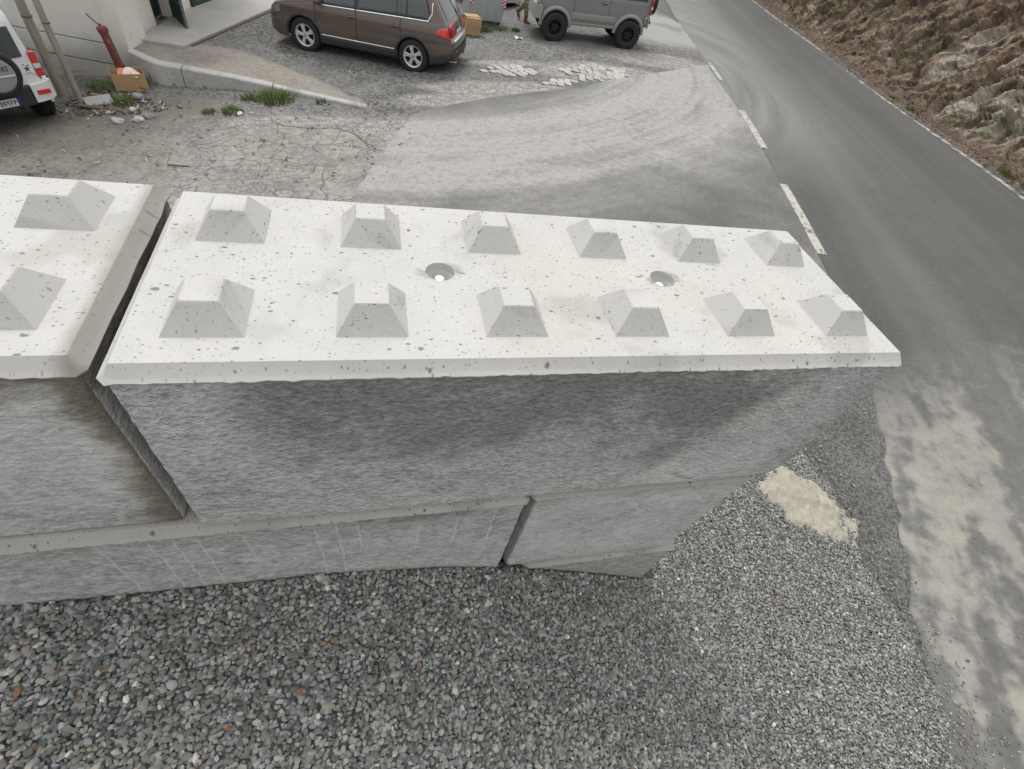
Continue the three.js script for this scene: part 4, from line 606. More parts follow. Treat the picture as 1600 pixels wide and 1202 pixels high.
function buildOffroader(name, label, pos, heading, tilt, o) {
  const t = thing(name, label, 'car', pos, heading); t.rotation.set(0, heading, tilt, 'YXZ'); const U = o.lift, R = o.wheelR;
  const top = [[-1.70, 0.85], [-1.69, 1.1], [-1.66, 1.55], [-1.62, 1.66], [-1.5, 1.70], [-0.4, 1.72], [0.2, 1.69], [0.30, 1.66], [0.62, 1.22], [0.72, 1.09], [0.8, 1.055], [1.4, 1.0], [1.56, 0.96], [1.63, 0.86], [1.66, 0.62]].map(p => [p[0], p[1] + U]);
  const half = (x, y) => { y -= U; return pw([[0.3, 0.70], [0.5, 0.722], [0.8, 0.735], [1.02, 0.722], [1.08, 0.708], [1.6, 0.635], [1.75, 0.61]], y) - 0.035 * sstep(0.7, 1.5, x) * sstep(0.9, 1.0, y); };
  const S = carShell({ top, sill: [[-1.7, 0.50 + U], [-1.5, 0.46 + U], [-1.3, 0.36 + U], [1.3, 0.36 + U], [1.5, 0.42 + U], [1.66, 0.46 + U]], arches: [-1.125, 1.125], archR: o.archR, archY: R + 0.03, half, endR: 0.22, endD: 0.09, seams: [[-0.42, 0.52 + U, 1.06 + U], [0.64, 0.52 + U, 1.06 + U]] });
  obj('body', merge(S.geo), o.paint, t);
  obj('underbody', merge([box(3.0, 0.42, 0.95, 0, 0.66 + U, 0), box(1.3, 0.3, 1.3, 0, 0.58 + U, 0), box(2.9, 0.08, 0.12, 0, 0.42 + U * 0.6, 0.35), box(2.9, 0.08, 0.12, 0, 0.42 + U * 0.6, -0.35), bar([-1.125, R, -0.6], [-1.125, R, 0.6], 0.05), bar([1.125, R, -0.6], [1.125, R, 0.6], 0.05)]), under, t);
  for (const [a, b] of [[-1.52, -0.52], [-0.36, 0.52]]) for (const s of [-1, 1]) { obj('side_window', sidePatch(S, a, b, 1.09 + U, x => Math.max(1.1 + U, Math.min(1.55 + U, S.topY(x) - 0.08)), 0.006, [s], 24, 6), carGlass, t); }
  for (const s of [-1, 1]) obj('lower_band', sidePatch(S, -0.66, 0.70, 0.50 + U, 0.66 + U, 0.010, [s], 24, 3), o.trim, t);
  for (const s of [-1, 1]) obj('rocker_panel', sidePatch(S, -0.68, 0.68, 0.37 + U, 0.43 + U, 0.012, [s], 20, 3), o.trim, t);
  for (const ax of [-1.125, 1.125]) for (const s of [-1, 1]) obj('fender_flare', arc(S, ax, o.archR - 0.015, o.archR + 0.085, R + 0.03, 0.055, -0.02, Math.PI + 0.02, [s]), o.trim, t);
  const bx = z => -1.79 + 0.16 * Math.pow(Math.abs(z / 0.78), 6), zc = o.cover ? 0.40 : 0.001;
  for (const sd of [-1, 1]) obj('rear_bumper', merge([gridGeo(14, 6, (u, v) => { const z = sd * mix(zc, 0.78, u); return [bx(z), mix(0.46, 0.72, v) + U, z]; }, sd > 0), gridGeo(14, 2, (u, v) => { const z = sd * mix(zc, 0.78, u); return [mix(bx(z), -1.64, v), 0.72 + U + 0.01 * v, z]; }, sd < 0), sidePatch(S, -1.69, -1.125 - o.archR - 0.02, 0.52 + U, 0.74 + U, 0.05, [sd], 8, 4)]), o.bumper, t);
  if (o.cover) obj('bumper_middle', rbox(0.14, 0.30, 0.82, -1.70, 0.57 + U, 0, 0.03), plastic, t);
  obj('front_bumper', merge([gridGeo(24, 6, (u, v) => { const z = mix(-0.80, 0.80, u), q = Math.abs(z / 0.80); return [1.80 - 0.22 * Math.pow(q, 5) - 0.05 * v, mix(0.44, 0.74, v) + U, z]; }), gridGeo(24, 2, (u, v) => { const z = mix(-0.80, 0.80, u), q = Math.abs(z / 0.80); return [mix(1.75 - 0.22 * Math.pow(q, 5), 1.55, v), 0.74 + U, z]; }, true), sidePatch(S, 1.125 + o.archR + 0.02, 1.64, 0.5 + U, 0.76 + U, 0.05, [-1, 1], 6, 4)]), o.bumper, t);
  for (const s of [-1, 1]) {
    const L = obj('tail_light', rbox(0.05, 0.36, 0.10, -1.705, 0.98 + U, s * 0.655, 0.02, 3), redLens, t); obj('reverse_lens', rbox(0.054, 0.08, 0.102, -1.706, 0.955 + U, s * 0.655, 0.015), clearLens, L);
    obj('bumper_reflector', rbox(0.03, 0.07, 0.2, -1.775, 0.60 + U, s * 0.56, 0.01), redLens, t); obj('head_light', new THREE.CylinderGeometry(0.09, 0.09, 0.05, 24).rotateZ(Math.PI / 2).translate(1.67, 0.84 + U, s * 0.5), clearLens, t);
    const h = obj('door_handle', rbox(0.16, 0.025, 0.03, -0.25, 0.96 + U, s * (S.W(-0.25, 0.96 + U) + 0.02), 0.01), o.trim, t); obj('handle_recess', rbox(0.18, 0.06, 0.012, -0.25, 0.955 + U, s * (S.W(-0.25, 0.955 + U) + 0.002), 0.005), plastic, h);
    obj('door_mirror', rbox(0.10, 0.16, 0.2, 0.58, 1.16 + U, s * 0.84, 0.04, 3), plastic, t);
  }
  obj('rear_window', gridGeo(10, 6, (u, v) => { const z = mix(-0.52, 0.52, u), y = mix(1.1, 1.5, v) + U, q = z / S.W(-1.68, y); const x = pw([[0.85, -1.70], [1.1, -1.69], [1.55, -1.66]], y - U); return [x - 0.045 * (1 - q * q) - 0.008, y, z]; }, true), carGlass, t);
  const sp = new THREE.Group(); sp.name = 'spare_wheel'; t.add(sp); sp.position.set(-1.90, 1.0 + U, o.spareZ); sp.rotation.y = -Math.PI / 2; const r = o.spareR;
  obj('spare_tyre', new THREE.LatheGeometry([[0.1, -0.1], [r - 0.04, -0.1], [r, -0.05], [r, 0.05], [r - 0.03, 0.09], [r - 0.09, 0.10], [r - 0.095, 0.07], [r - 0.2, 0.05]].map(p => new THREE.Vector2(...p)), 48).rotateX(Math.PI / 2), tyreMat, sp);
  if (o.cover) {
    const c = document.createElement('canvas'); c.width = c.height = 512; const x = c.getContext('2d'); x.fillStyle = '#8d8f91'; x.fillRect(0, 0, 512, 512); x.fillStyle = '#1c1d20'; x.font = 'bold 72px sans-serif'; x.textAlign = 'center'; x.fillText('SUZUKI', 256, 222); const tx = new THREE.CanvasTexture(c); tx.colorSpace = THREE.SRGBColorSpace;
    const disc = new THREE.LatheGeometry([[0, 0.112], [r - 0.14, 0.108], [r - 0.10, 0.10], [r - 0.092, 0.08]].map(p => new THREE.Vector2(...p)), 48).rotateX(Math.PI / 2); { const p = disc.attributes.position, u = disc.attributes.uv; for (let i = 0; i < p.count; i++) u.setXY(i, 0.5 + p.getX(i) / (2 * r), 0.5 + p.getY(i) / (2 * r)); }
    obj('spare_cover', disc, std({ map: tx, roughness: 0.4 }), sp); obj('cover_bar', rbox(r * 1.3, 0.02, 0.012, 0, -0.02, 0.115, 0.005), clearLens, sp);
    const d2 = document.createElement('canvas'); d2.width = d2.height = 256; const y = d2.getContext('2d'); y.fillStyle = '#e4e5e8'; y.fillRect(0, 0, 256, 256); y.fillStyle = '#55565e'; y.beginPath(); for (let k = 0; k < 10; k++) { const a = k * 0.6283 - 1.57, q = k % 2 ? 34 : 84; y.lineTo(128 + q * Math.cos(a), 140 + q * Math.sin(a)); } y.fill(); y.fillRect(60, 40, 50, 20); y.fillRect(150, 60, 50, 26); y.fillRect(50, 226, 150, 14); const ty = new THREE.CanvasTexture(d2); ty.colorSpace = THREE.SRGBColorSpace;
    const st = obj('star_sticker', new THREE.PlaneGeometry(0.17, 0.17), std({ map: ty, roughness: 0.4 }), t); st.position.set(-1.722, 0.94 + U, 0.5); st.rotation.set(0, -Math.PI / 2, 0);
    
  } else obj('spare_rim', new THREE.CylinderGeometry(r - 0.1, r - 0.1, 0.1, 32).rotateX(Math.PI / 2), blackMetal, sp);
  if (o.plate) { const pl = obj('number_plate', new THREE.PlaneGeometry(0.46, 0.115), plateMat(o.plate), t); pl.position.set(-1.785, 0.53 + U, o.plateZ); pl.rotation.y = -Math.PI / 2; }
  for (const x of [-1.125, 1.125]) for (const s of [-1, 1]) wheel(t, 'wheel', x, R, s * o.track, s, R, o.tyreW, o.rimR, 'steel');
  return t;
}
const brown = phys({ color: [0.095, 0.069, 0.058], metalness: 0.2, roughness: 0.38, clearcoat: 1, clearcoatRoughness: 0.06 }), greyPaint = phys({ color: [0.19, 0.20, 0.205], metalness: 0.2, roughness: 0.42, clearcoat: 0.8, clearcoatRoughness: 0.15 }), white = phys({ color: [0.72, 0.73, 0.75], roughness: 0.35, clearcoat: 0.8, clearcoatRoughness: 0.1 }), greyTrim = std({ color: [0.25, 0.265, 0.25], roughness: 0.6 });
const heading = (dx, dz) => Math.atan2(-dz, dx);
{ // brown car: near rear wheel (0.42, -12.3), near front wheel (-2.07, -13.2)
  const fx = -0.944, fz = -0.330, rx = -fz, rz = fx;                      // forward, and its right hand (away from the wall)
  const near = [-0.835, -12.73], c = [near[0] + rx * 0.86, near[1] + rz * 0.86];
  buildSUV('parked_car', 'brown estate-bodied off-roader with five-spoke alloy wheels and red tail lights', [c[0], -1.035, c[1]], heading(fx, fz), -0.05, brown);
}
buildOffroader('parked_car', 'small grey off-roader with black steel wheels on chunky tyres', [5.86, -0.535, -16.05], heading(-0.996, -0.085), -0.07, { paint: greyPaint, trim: greyTrim, bumper: greyTrim, lift: 0.10, wheelR: 0.365, archR: 0.40, spareR: 0.34, spareZ: 0, rimR: 0.20, track: 0.70, tyreW: 0.25 });
{ const fx = -0.75, fz = -0.66, rx = -fz, rz = fx;                        // white car, tail towards the wall, its right rear tyre nearest
  buildOffroader('parked_car', 'small white off-roader with a covered spare wheel on its tail', [-6.30 + fx * 1.125 - rx * 0.72, -1.57, -9.62 + fz * 1.125 - rz * 0.72], heading(fx, fz), 0.0, { paint: white, trim: white, bumper: white, lift: 0, wheelR: 0.335, archR: 0.38, spareR: 0.335, spareZ: -0.02, cover: true, plate: 'DF 891FP', plateZ: -0.06, rimR: 0.19, track: 0.66, tyreW: 0.2 });
}
buildSUV('parked_car', 'pale silver car behind the waste container', [2.9, -1.0, -21.3], heading(0.55, 0.84), 0, phys({ color: [0.42, 0.43, 0.44], metalness: 0.4, roughness: 0.35, clearcoat: 1, clearcoatRoughness: 0.08 }));
// ------------------------------------------------------------------ waste container, rubbish beside it
{
  const t = thing('waste_container', 'pale grey wheeled waste container with red and white striped corner panels', 'bin', [2.82, groundY(2.82, -17.0) , -17.25], 0.16), m = std({ color: [0.36, 0.385, 0.40], roughness: 0.55 }), W = 1.25, D = 0.95;
  const lvl = [[0.16, 0.86], [0.20, 0.88], [0.9, 0.97], [1.12, 1.0], [1.15, 1.05], [1.2, 1.05]], loop = [[-1, 1], [1, 1], [1, -1], [-1, -1]], pos = [], idx = [];
  const ring = []; for (let k = 0; k < 4; k++) { const [ax, az] = loop[k], [bx, bz] = loop[(k + 1) % 4]; for (let i = 0; i < 14; i++) { let x = mix(ax, bx, i / 14), z = mix(az, bz, i / 14); const L = Math.pow(Math.pow(Math.abs(x), 8) + Math.pow(Math.abs(z), 8), 1 / 8); ring.push([x / L, z / L]); } }
  lvl.forEach(([y, s]) => ring.forEach(([x, z]) => pos.push(x * W / 2 * s, y, z * D / 2 * s))); const n = ring.length; for (let j = 0; j < lvl.length - 1; j++) for (let i = 0; i < n; i++) { const a = j * n + i, b = j * n + (i + 1) % n; idx.push(a, b, a + n, b, b + n, a + n); }
  obj('container_body', merge([geoFrom(pos, idx, pos.filter((_, i) => i % 3 !== 2)), box(W * 0.84, 0.03, D * 0.84, 0, 0.17, 0)]), m, t);
  const lid = gridGeo(20, 12, (u, v) => { const x = mix(-W / 2 - 0.04, W / 2 + 0.04, u), z = mix(-D / 2 - 0.04, D / 2 + 0.04, v); return [x, 1.2 + 0.22 * Math.sqrt(Math.max(0, 1 - Math.pow(z / (D / 2 + 0.041), 2))), z]; }); obj('container_lid', lid, m, t);
  for (const x of [-0.3, 0, 0.3]) obj('front_rib', rbox(0.03, 0.7, 0.02, x, 0.58, D / 2 * 0.945, 0.008).rotateX(0), m, t);
  const c = document.createElement('canvas'); c.width = 64; c.height = 256; const x = c.getContext('2d'); x.fillStyle = '#dedede'; x.fillRect(0, 0, 64, 256); x.fillStyle = '#b3222b'; for (let k = -2; k < 8; k++) { x.beginPath(); x.moveTo(0, k * 44 + 22); x.lineTo(64, k * 44 - 20); x.lineTo(64, k * 44 + 2); x.lineTo(0, k * 44 + 44); x.fill(); } const tx = new THREE.CanvasTexture(c); tx.colorSpace = THREE.SRGBColorSpace; const sm = std({ map: tx, roughness: 0.45 });
  for (const s of [-1, 1]) { const p = obj('striped_panel', rbox(0.11, 0.55, 0.006, 0, 0, 0, 0.002), sm, t); p.position.set(s * W / 2 * 0.83, 0.82, D / 2 * 0.962 + 0.004); p.rotation.x = 0.06; }
  for (const [sx, sz] of [[-1, 1], [1, 1], [-1, -1], [1, -1]]) { const w = obj('castor_wheel', new THREE.CylinderGeometry(0.08, 0.08, 0.045, 20).rotateZ(Math.PI / 2).translate(sx * 0.45, 0.08, sz * 0.32), tyreMat, t); obj('castor_fork', box(0.07, 0.1, 0.05, sx * 0.45, 0.15, sz * 0.32), plastic, w); }
  obj('foot_pedal', merge([bar([-0.25, 0.12, D / 2 * 0.9], [-0.25, 0.12, D / 2 + 0.12], 0.015), bar([0.25, 0.12, D / 2 * 0.9], [0.25, 0.12, D / 2 + 0.12], 0.015), bar([-0.27, 0.12, D / 2 + 0.12], [0.27, 0.12, D / 2 + 0.12], 0.018)]), plastic, t);
  const card = std({ color: [0.42, 0.28, 0.15], roughness: 0.9 }), inner = std({ color: [0.36, 0.24, 0.13] });
  const carton = (name, label, x, z, w, h, d, turn, open, squash = 0) => {
    const b = thing(name, label, 'cardboard box', [x, groundY(x, z) + 0.012, z], turn), th = 0.008;
    const wallp = (n, ww, hh, px, pz, ry) => { const g = new THREE.BoxGeometry(ww, hh, th, 6, 6, 1), p = g.attributes.position; for (let i = 0; i < p.count; i++) p.setZ(i, p.getZ(i) + squash * Math.sin(p.getX(i) * 9 + 1) * 0.05 + squash * 0.03 * Math.sin(p.getY(i) * 12)); g.computeVertexNormals(); const m2 = obj(n, g, card, b); m2.position.set(px, hh / 2, pz); m2.rotation.y = ry; return m2; };
    wallp('box_wall', w, h, 0, d / 2, 0); wallp('box_wall', w, h, 0, -d / 2, 0); wallp('box_wall', d - th, h * 0.995, w / 2 - th / 2, 0, Math.PI / 2); wallp('box_wall', d - th, h * 0.995, -w / 2 + th / 2, 0, Math.PI / 2); obj('box_bottom', box(w - 0.02, th, d - 0.02, 0, th, 0), inner, b);
    if (!open) { const f = obj('box_flap', box(w, th, d * 0.62), card, b); f.position.set(0, h + 0.01, -d * 0.16); f.rotation.x = 0.06; const f2 = obj('box_flap', box(w * 0.98, th, d * 0.5), card, b); f2.position.set(0, h - 0.02, d * 0.22); f2.rotation.x = 0.35; }
    return b;
  };
  carton('cardboard_box', 'crushed brown cardboard carton standing against the waste container', 2.3, -15.9, 0.44, 0.42, 0.36, 0.25, false, 0.5);
  carton('cardboard_box', 'flattened cardboard carton lying behind the brown car', 1.92, -16.15, 0.4, 0.3, 0.35, -0.4, false, 0.8);
  const bx = carton('cardboard_box', 'small open cardboard box with papers by the kerb', -5.3, -10.95, 0.56, 0.30, 0.34, 0.42, true);
  const sheet = (n, col, w, h, px, py, pz, rx, ry, rz) => { const g = gridGeo(8, 6, (u, v) => [(u - 0.5) * w, 0.03 * Math.sin(u * 5 + v * 3), (v - 0.5) * h]); const p = tag(obj(n, g, std({ color: col, side: THREE.DoubleSide, roughness: 0.7 })), n === 'red_paper' ? 'crumpled pink and red paper sticking out of the open box' : 'white paper sheet in the open cardboard box', 'paper'); p.position.set(px, py, pz); p.rotation.set(rx, ry, rz); };
  sheet('red_paper', [0.75, 0.22, 0.18], 0.24, 0.2, -5.34, groundY(-5.3, -10.95) + 0.27, -10.95, 0.5, 0.3, 0.15); sheet('white_paper', [0.8, 0.66, 0.62], 0.26, 0.2, -5.2, groundY(-5.3, -10.95) + 0.29, -10.93, 0.3, -0.2, -0.2);
  const lc = document.createElement('canvas'); lc.width = 128; lc.height = 96; const lx = lc.getContext('2d'); lx.fillStyle = '#e6e8ee'; lx.fillRect(0, 0, 128, 96); lx.fillStyle = '#5b6fae'; lx.fillRect(14, 14, 60, 34); lx.fillStyle = '#7b8088'; for (let k = 0; k < 3; k++) lx.fillRect(14, 56 + k * 12, 96, 5); const lt = new THREE.CanvasTexture(lc); lt.colorSpace = THREE.SRGBColorSpace; const lb = obj('box_label', new THREE.PlaneGeometry(0.16, 0.13), std({ map: lt }), bx); lb.position.set(0.284, 0.18, 0.03); lb.rotation.y = Math.PI / 2;
  const bagG = new THREE.IcosahedronGeometry(0.22, 3); { const p = bagG.attributes.position; for (let i = 0; i < p.count; i++) { const v = new THREE.Vector3().fromBufferAttribute(p, i), k = 1 + 0.28 * perlin.noise(v.x * 7, v.y * 7, v.z * 7); p.setXYZ(i, v.x * k, Math.max(-0.16, v.y * k * 0.9), v.z * k); } bagG.computeVertexNormals(); }
  const bag = thing('rubbish_bag', 'black rubbish bag slumped left of the waste container', 'bag', [1.98, groundY(1.98, -16.75) + 0.17, -16.75]); obj('bag_body', bagG, phys({ color: [0.02, 0.02, 0.022], roughness: 0.3, clearcoat: 0.4 }), bag); obj('bag_knot', new THREE.ConeGeometry(0.05, 0.12, 8).rotateX(Math.PI).translate(0, 0.23, 0), phys({ color: [0.02, 0.02, 0.022], roughness: 0.3 }), bag);
}
// ------------------------------------------------------------------ a person walking between the cars: only the lower legs are in the picture
{
  const cap = (p, a, b, ra, rb) => { const bx = b[0] - a[0], by = b[1] - a[1], bz = b[2] - a[2], t = clamp(((p[0] - a[0]) * bx + (p[1] - a[1]) * by + (p[2] - a[2]) * bz) / (bx * bx + by * by + bz * bz)); return Math.hypot(p[0] - a[0] - bx * t, p[1] - a[1] - by * t, p[2] - a[2] - bz * t) - mix(ra, rb, t); };
  const smin = (a, b, k) => { const h = clamp(0.5 + 0.5 * (b - a) / k); return mix(b, a, h) - k * h * (1 - h); };
  const surf = (c, s, res, f) => { const mc = new MarchingCubes(res, new THREE.MeshStandardMaterial(), false, false, 200000), q = []; mc.isolation = 0; for (let k = 0; k < res; k++) for (let j = 0; j < res; j++) for (let i = 0; i < res; i++) { const P = [c[0] + s * ((i - res / 2) / (res / 2)), c[1] + s * ((j - res / 2) / (res / 2)), c[2] + s * ((k - res / 2) / (res / 2))]; mc.field[k * res * res + j * res + i] = -f(P); } mc.update(); const n = mc.count, g = new THREE.BufferGeometry(), pos = new Float32Array(n * 3); for (let i = 0; i < n; i++) { pos[i * 3] = c[0] + s * mc.positionArray[i * 3]; pos[i * 3 + 1] = c[1] + s * mc.positionArray[i * 3 + 1]; pos[i * 3 + 2] = c[2] + s * mc.positionArray[i * 3 + 2]; } g.setAttribute('position', new THREE.BufferAttribute(pos, 3)); const m = mergeVertices(g, 1e-4); m.computeVertexNormals(); const nn = m.attributes.normal, pp = m.attributes.position; let out = 0; for (let i = 0; i < pp.count; i += 7) { const e = 0.01, a = [pp.getX(i), pp.getY(i), pp.getZ(i)], b = [a[0] + nn.getX(i) * e, a[1] + nn.getY(i) * e, a[2] + nn.getZ(i) * e]; out += f(b) > f(a) ? 1 : -1; } if (out < 0) { const ix = m.index.array; for (let i = 0; i < ix.length; i += 3) { const q2 = ix[i]; ix[i] = ix[i + 1]; ix[i + 1] = q2; } m.computeVertexNormals(); } return m; };
  // local axes: x forwards (the way the person walks), y up, z to their right; left foot trails on its toe, right foot is planted ahead
  const hipL = [0, 0.92, -0.09], hipR = [0.0, 0.92, 0.09], kneeL = [0.04, 0.50, -0.10], ankL = [-0.26, 0.19, -0.10], kneeR = [0.19, 0.50, 0.10], ankR = [0.24, 0.09, 0.10];
  const torso = p => smin(cap(p, [0, 0.93, 0], [0.02, 1.15, 0], 0.145, 0.135), smin(cap(p, [0.02, 1.2, -0.07], [0.02, 1.36, -0.1], 0.135, 0.11), cap(p, [0.02, 1.2, 0.07], [0.02, 1.36, 0.1], 0.135, 0.11), 0.08), 0.08);
  const arm = (p, s, sw) => { const sh = [0.02, 1.40, s * 0.19], el = [sw * 0.12, 1.12, s * 0.25], wr = [sw * 0.26 + 0.06, 0.90, s * 0.24]; return [sh, el, wr]; };
  const armD = (p, s, sw, g) => { const [a, b, c] = arm(p, s, sw); return smin(cap(p, a, b, 0.052 + g, 0.043 + g), cap(p, b, c, 0.043 + g, 0.03 + g), 0.03); };
  const legD = (p, h, k, a, g) => smin(cap(p, h, k, 0.088 + g, 0.058 + g), smin(cap(p, k, [mix(k[0], a[0], 0.35) - 0.01, mix(k[1], a[1], 0.35), k[2]], 0.058 + g, 0.056 + g), cap(p, [mix(k[0], a[0], 0.35), mix(k[1], a[1], 0.35), k[2]], a, 0.056 + g, 0.04 + g), 0.03), 0.04);
  const head = p => smin(smin(cap(p, [0.035, 1.62, 0], [0.045, 1.68, 0], 0.085, 0.088), cap(p, [0.07, 1.575, 0], [0.06, 1.6, 0], 0.052, 0.06), 0.04), smin(cap(p, [0.02, 1.44, 0], [0.035, 1.56, 0], 0.058, 0.055), Math.min(cap(p, [0.135, 1.615, 0], [0.15, 1.60, 0], 0.012, 0.014), Math.min(cap(p, [0.03, 1.64, 0.085], [0.03, 1.61, 0.088], 0.018, 0.012), cap(p, [0.03, 1.64, -0.085], [0.03, 1.61, -0.088], 0.018, 0.012))), 0.025), 0.03);
  const hand = (p, s, sw) => { const w = arm(p, s, sw)[2]; let d = cap(p, w, [w[0] + 0.02, w[1] - 0.085, w[2]], 0.03, 0.034); for (let k = 0; k < 4; k++) { const o = (k - 1.5) * 0.019, L = [0.07, 0.085, 0.08, 0.06][k], b = [w[0] + 0.02 + o, w[1] - 0.1, w[2]], m = [b[0] + 0.008, b[1] - L * 0.55, b[2] - s * 0.008], e = [m[0] + 0.004, m[1] - L * 0.4, m[2] - s * 0.022]; d = Math.min(smin(d, cap(p, b, m, 0.0095, 0.009), 0.008), cap(p, m, e, 0.009, 0.0078)); } return smin(d, cap(p, [w[0] + 0.035, w[1] - 0.03, w[2]], [w[0] + 0.07, w[1] - 0.085, w[2] - s * 0.012], 0.013, 0.009), 0.01); };
  const t = thing('person', 'person in khaki patterned trousers and brown boots walking past the grey off-roader', 'person', [4.22, groundY(4.22, -17.75) + 0.015, -17.72], heading(0.62, 0.78));
  const skin = std({ color: [0.42, 0.26, 0.19], roughness: 0.6 });
  obj('body', merge([surf([0.03, 1.58, 0], 0.2, 48, head), ...[[-1, 0.6], [1, -0.6]].map(([s, w]) => { const c = arm(0, s, w)[2]; return surf([c[0] + 0.02, c[1] - 0.09, c[2]], 0.13, 48, p => hand(p, s, w)); }), surf([0, 1.2, 0], 0.36, 60, p => smin(torso(p), smin(armD(p, -1, 0.6, -0.008), armD(p, 1, -0.6, -0.008), 0.01), 0.03) + 0.012)]), skin, t);
  const camo = bake(256, 256, 0, 0, 0.6, 0.6, (x, z, o) => { const a = fbm(x * 14, z * 14, 3, 261), b = fbm(x * 14 + 5, z * 14, 3, 265); let c = [0.23, 0.18, 0.115]; if (a > 0.1) c = [0.13, 0.11, 0.07]; else if (b > 0.12) c = [0.30, 0.25, 0.18]; else if (a < -0.15) c = [0.15, 0.16, 0.09]; o[0] = c[0]; o[1] = c[1]; o[2] = c[2]; }, { bump: false }).map;
  const tr = surf([0, 0.56, 0], 0.52, 90, p => Math.max(smin(smin(legD(p, hipL, kneeL, ankL, 0.016), legD(p, hipR, kneeR, ankR, 0.016), 0.03), cap(p, [0, 0.95, -0.06], [0, 0.95, 0.06], 0.13, 0.13), 0.06) + 0.004 * Math.sin(p[1] * 60 + p[0] * 20), p[1] - 1.02)); { const p = tr.attributes.position, uv = []; for (let i = 0; i < p.count; i++) uv.push(p.getX(i) + p.getZ(i), p.getY(i)); tr.setAttribute('uv', new THREE.Float32BufferAttribute(uv, 2)); } obj('trousers', tr, std({ map: camo }), t);
  obj('jacket', surf([0.02, 1.18, 0], 0.40, 72, p => Math.max(Math.max(smin(torso(p) - 0.018, smin(armD(p, -1, 0.6, 0.012), armD(p, 1, -0.6, 0.012), 0.01), 0.04), p[1] - 1.46), 0.915 - p[1] + 0.0 * p[0])), std({ color: [0.10, 0.11, 0.075] }), t);
  const boot = (a, pitch) => { const c = Math.cos(pitch), s = Math.sin(pitch), R = (x, y) => [a[0] + x * c - y * s, a[1] + x * s + y * c]; const P = (x, y) => { const [X, Y] = R(x, y); return [X, Y, a[2]]; }; return p => smin(smin(cap(p, P(0, 0.10), P(0, -0.02), 0.058, 0.055), cap(p, P(-0.02, -0.045), P(0.10, -0.05), 0.045, 0.04), 0.03), cap(p, P(0.10, -0.052), P(0.18, -0.056), 0.042, 0.034), 0.03); };
  const bm = std({ color: [0.12, 0.055, 0.03], roughness: 0.6 }); for (const [a, pt] of [[ankL, -0.85], [ankR, 0]]) obj('boot', surf([a[0] + 0.05, a[1], a[2]], 0.22, 52, boot(a, pt)), bm, t);
  obj('hair', surf([0.02, 1.67, 0], 0.16, 44, p => Math.max(cap(p, [0.01, 1.65, 0], [0.03, 1.69, 0], 0.10, 0.098), Math.max(p[0] - 0.10 - (p[1] - 1.7) * 0.5, 1.57 - p[1] + (p[0] > 0.06 ? (p[0] - 0.06) * 1.6 : 0)))), std({ color: [0.03, 0.022, 0.016] }), t);
}
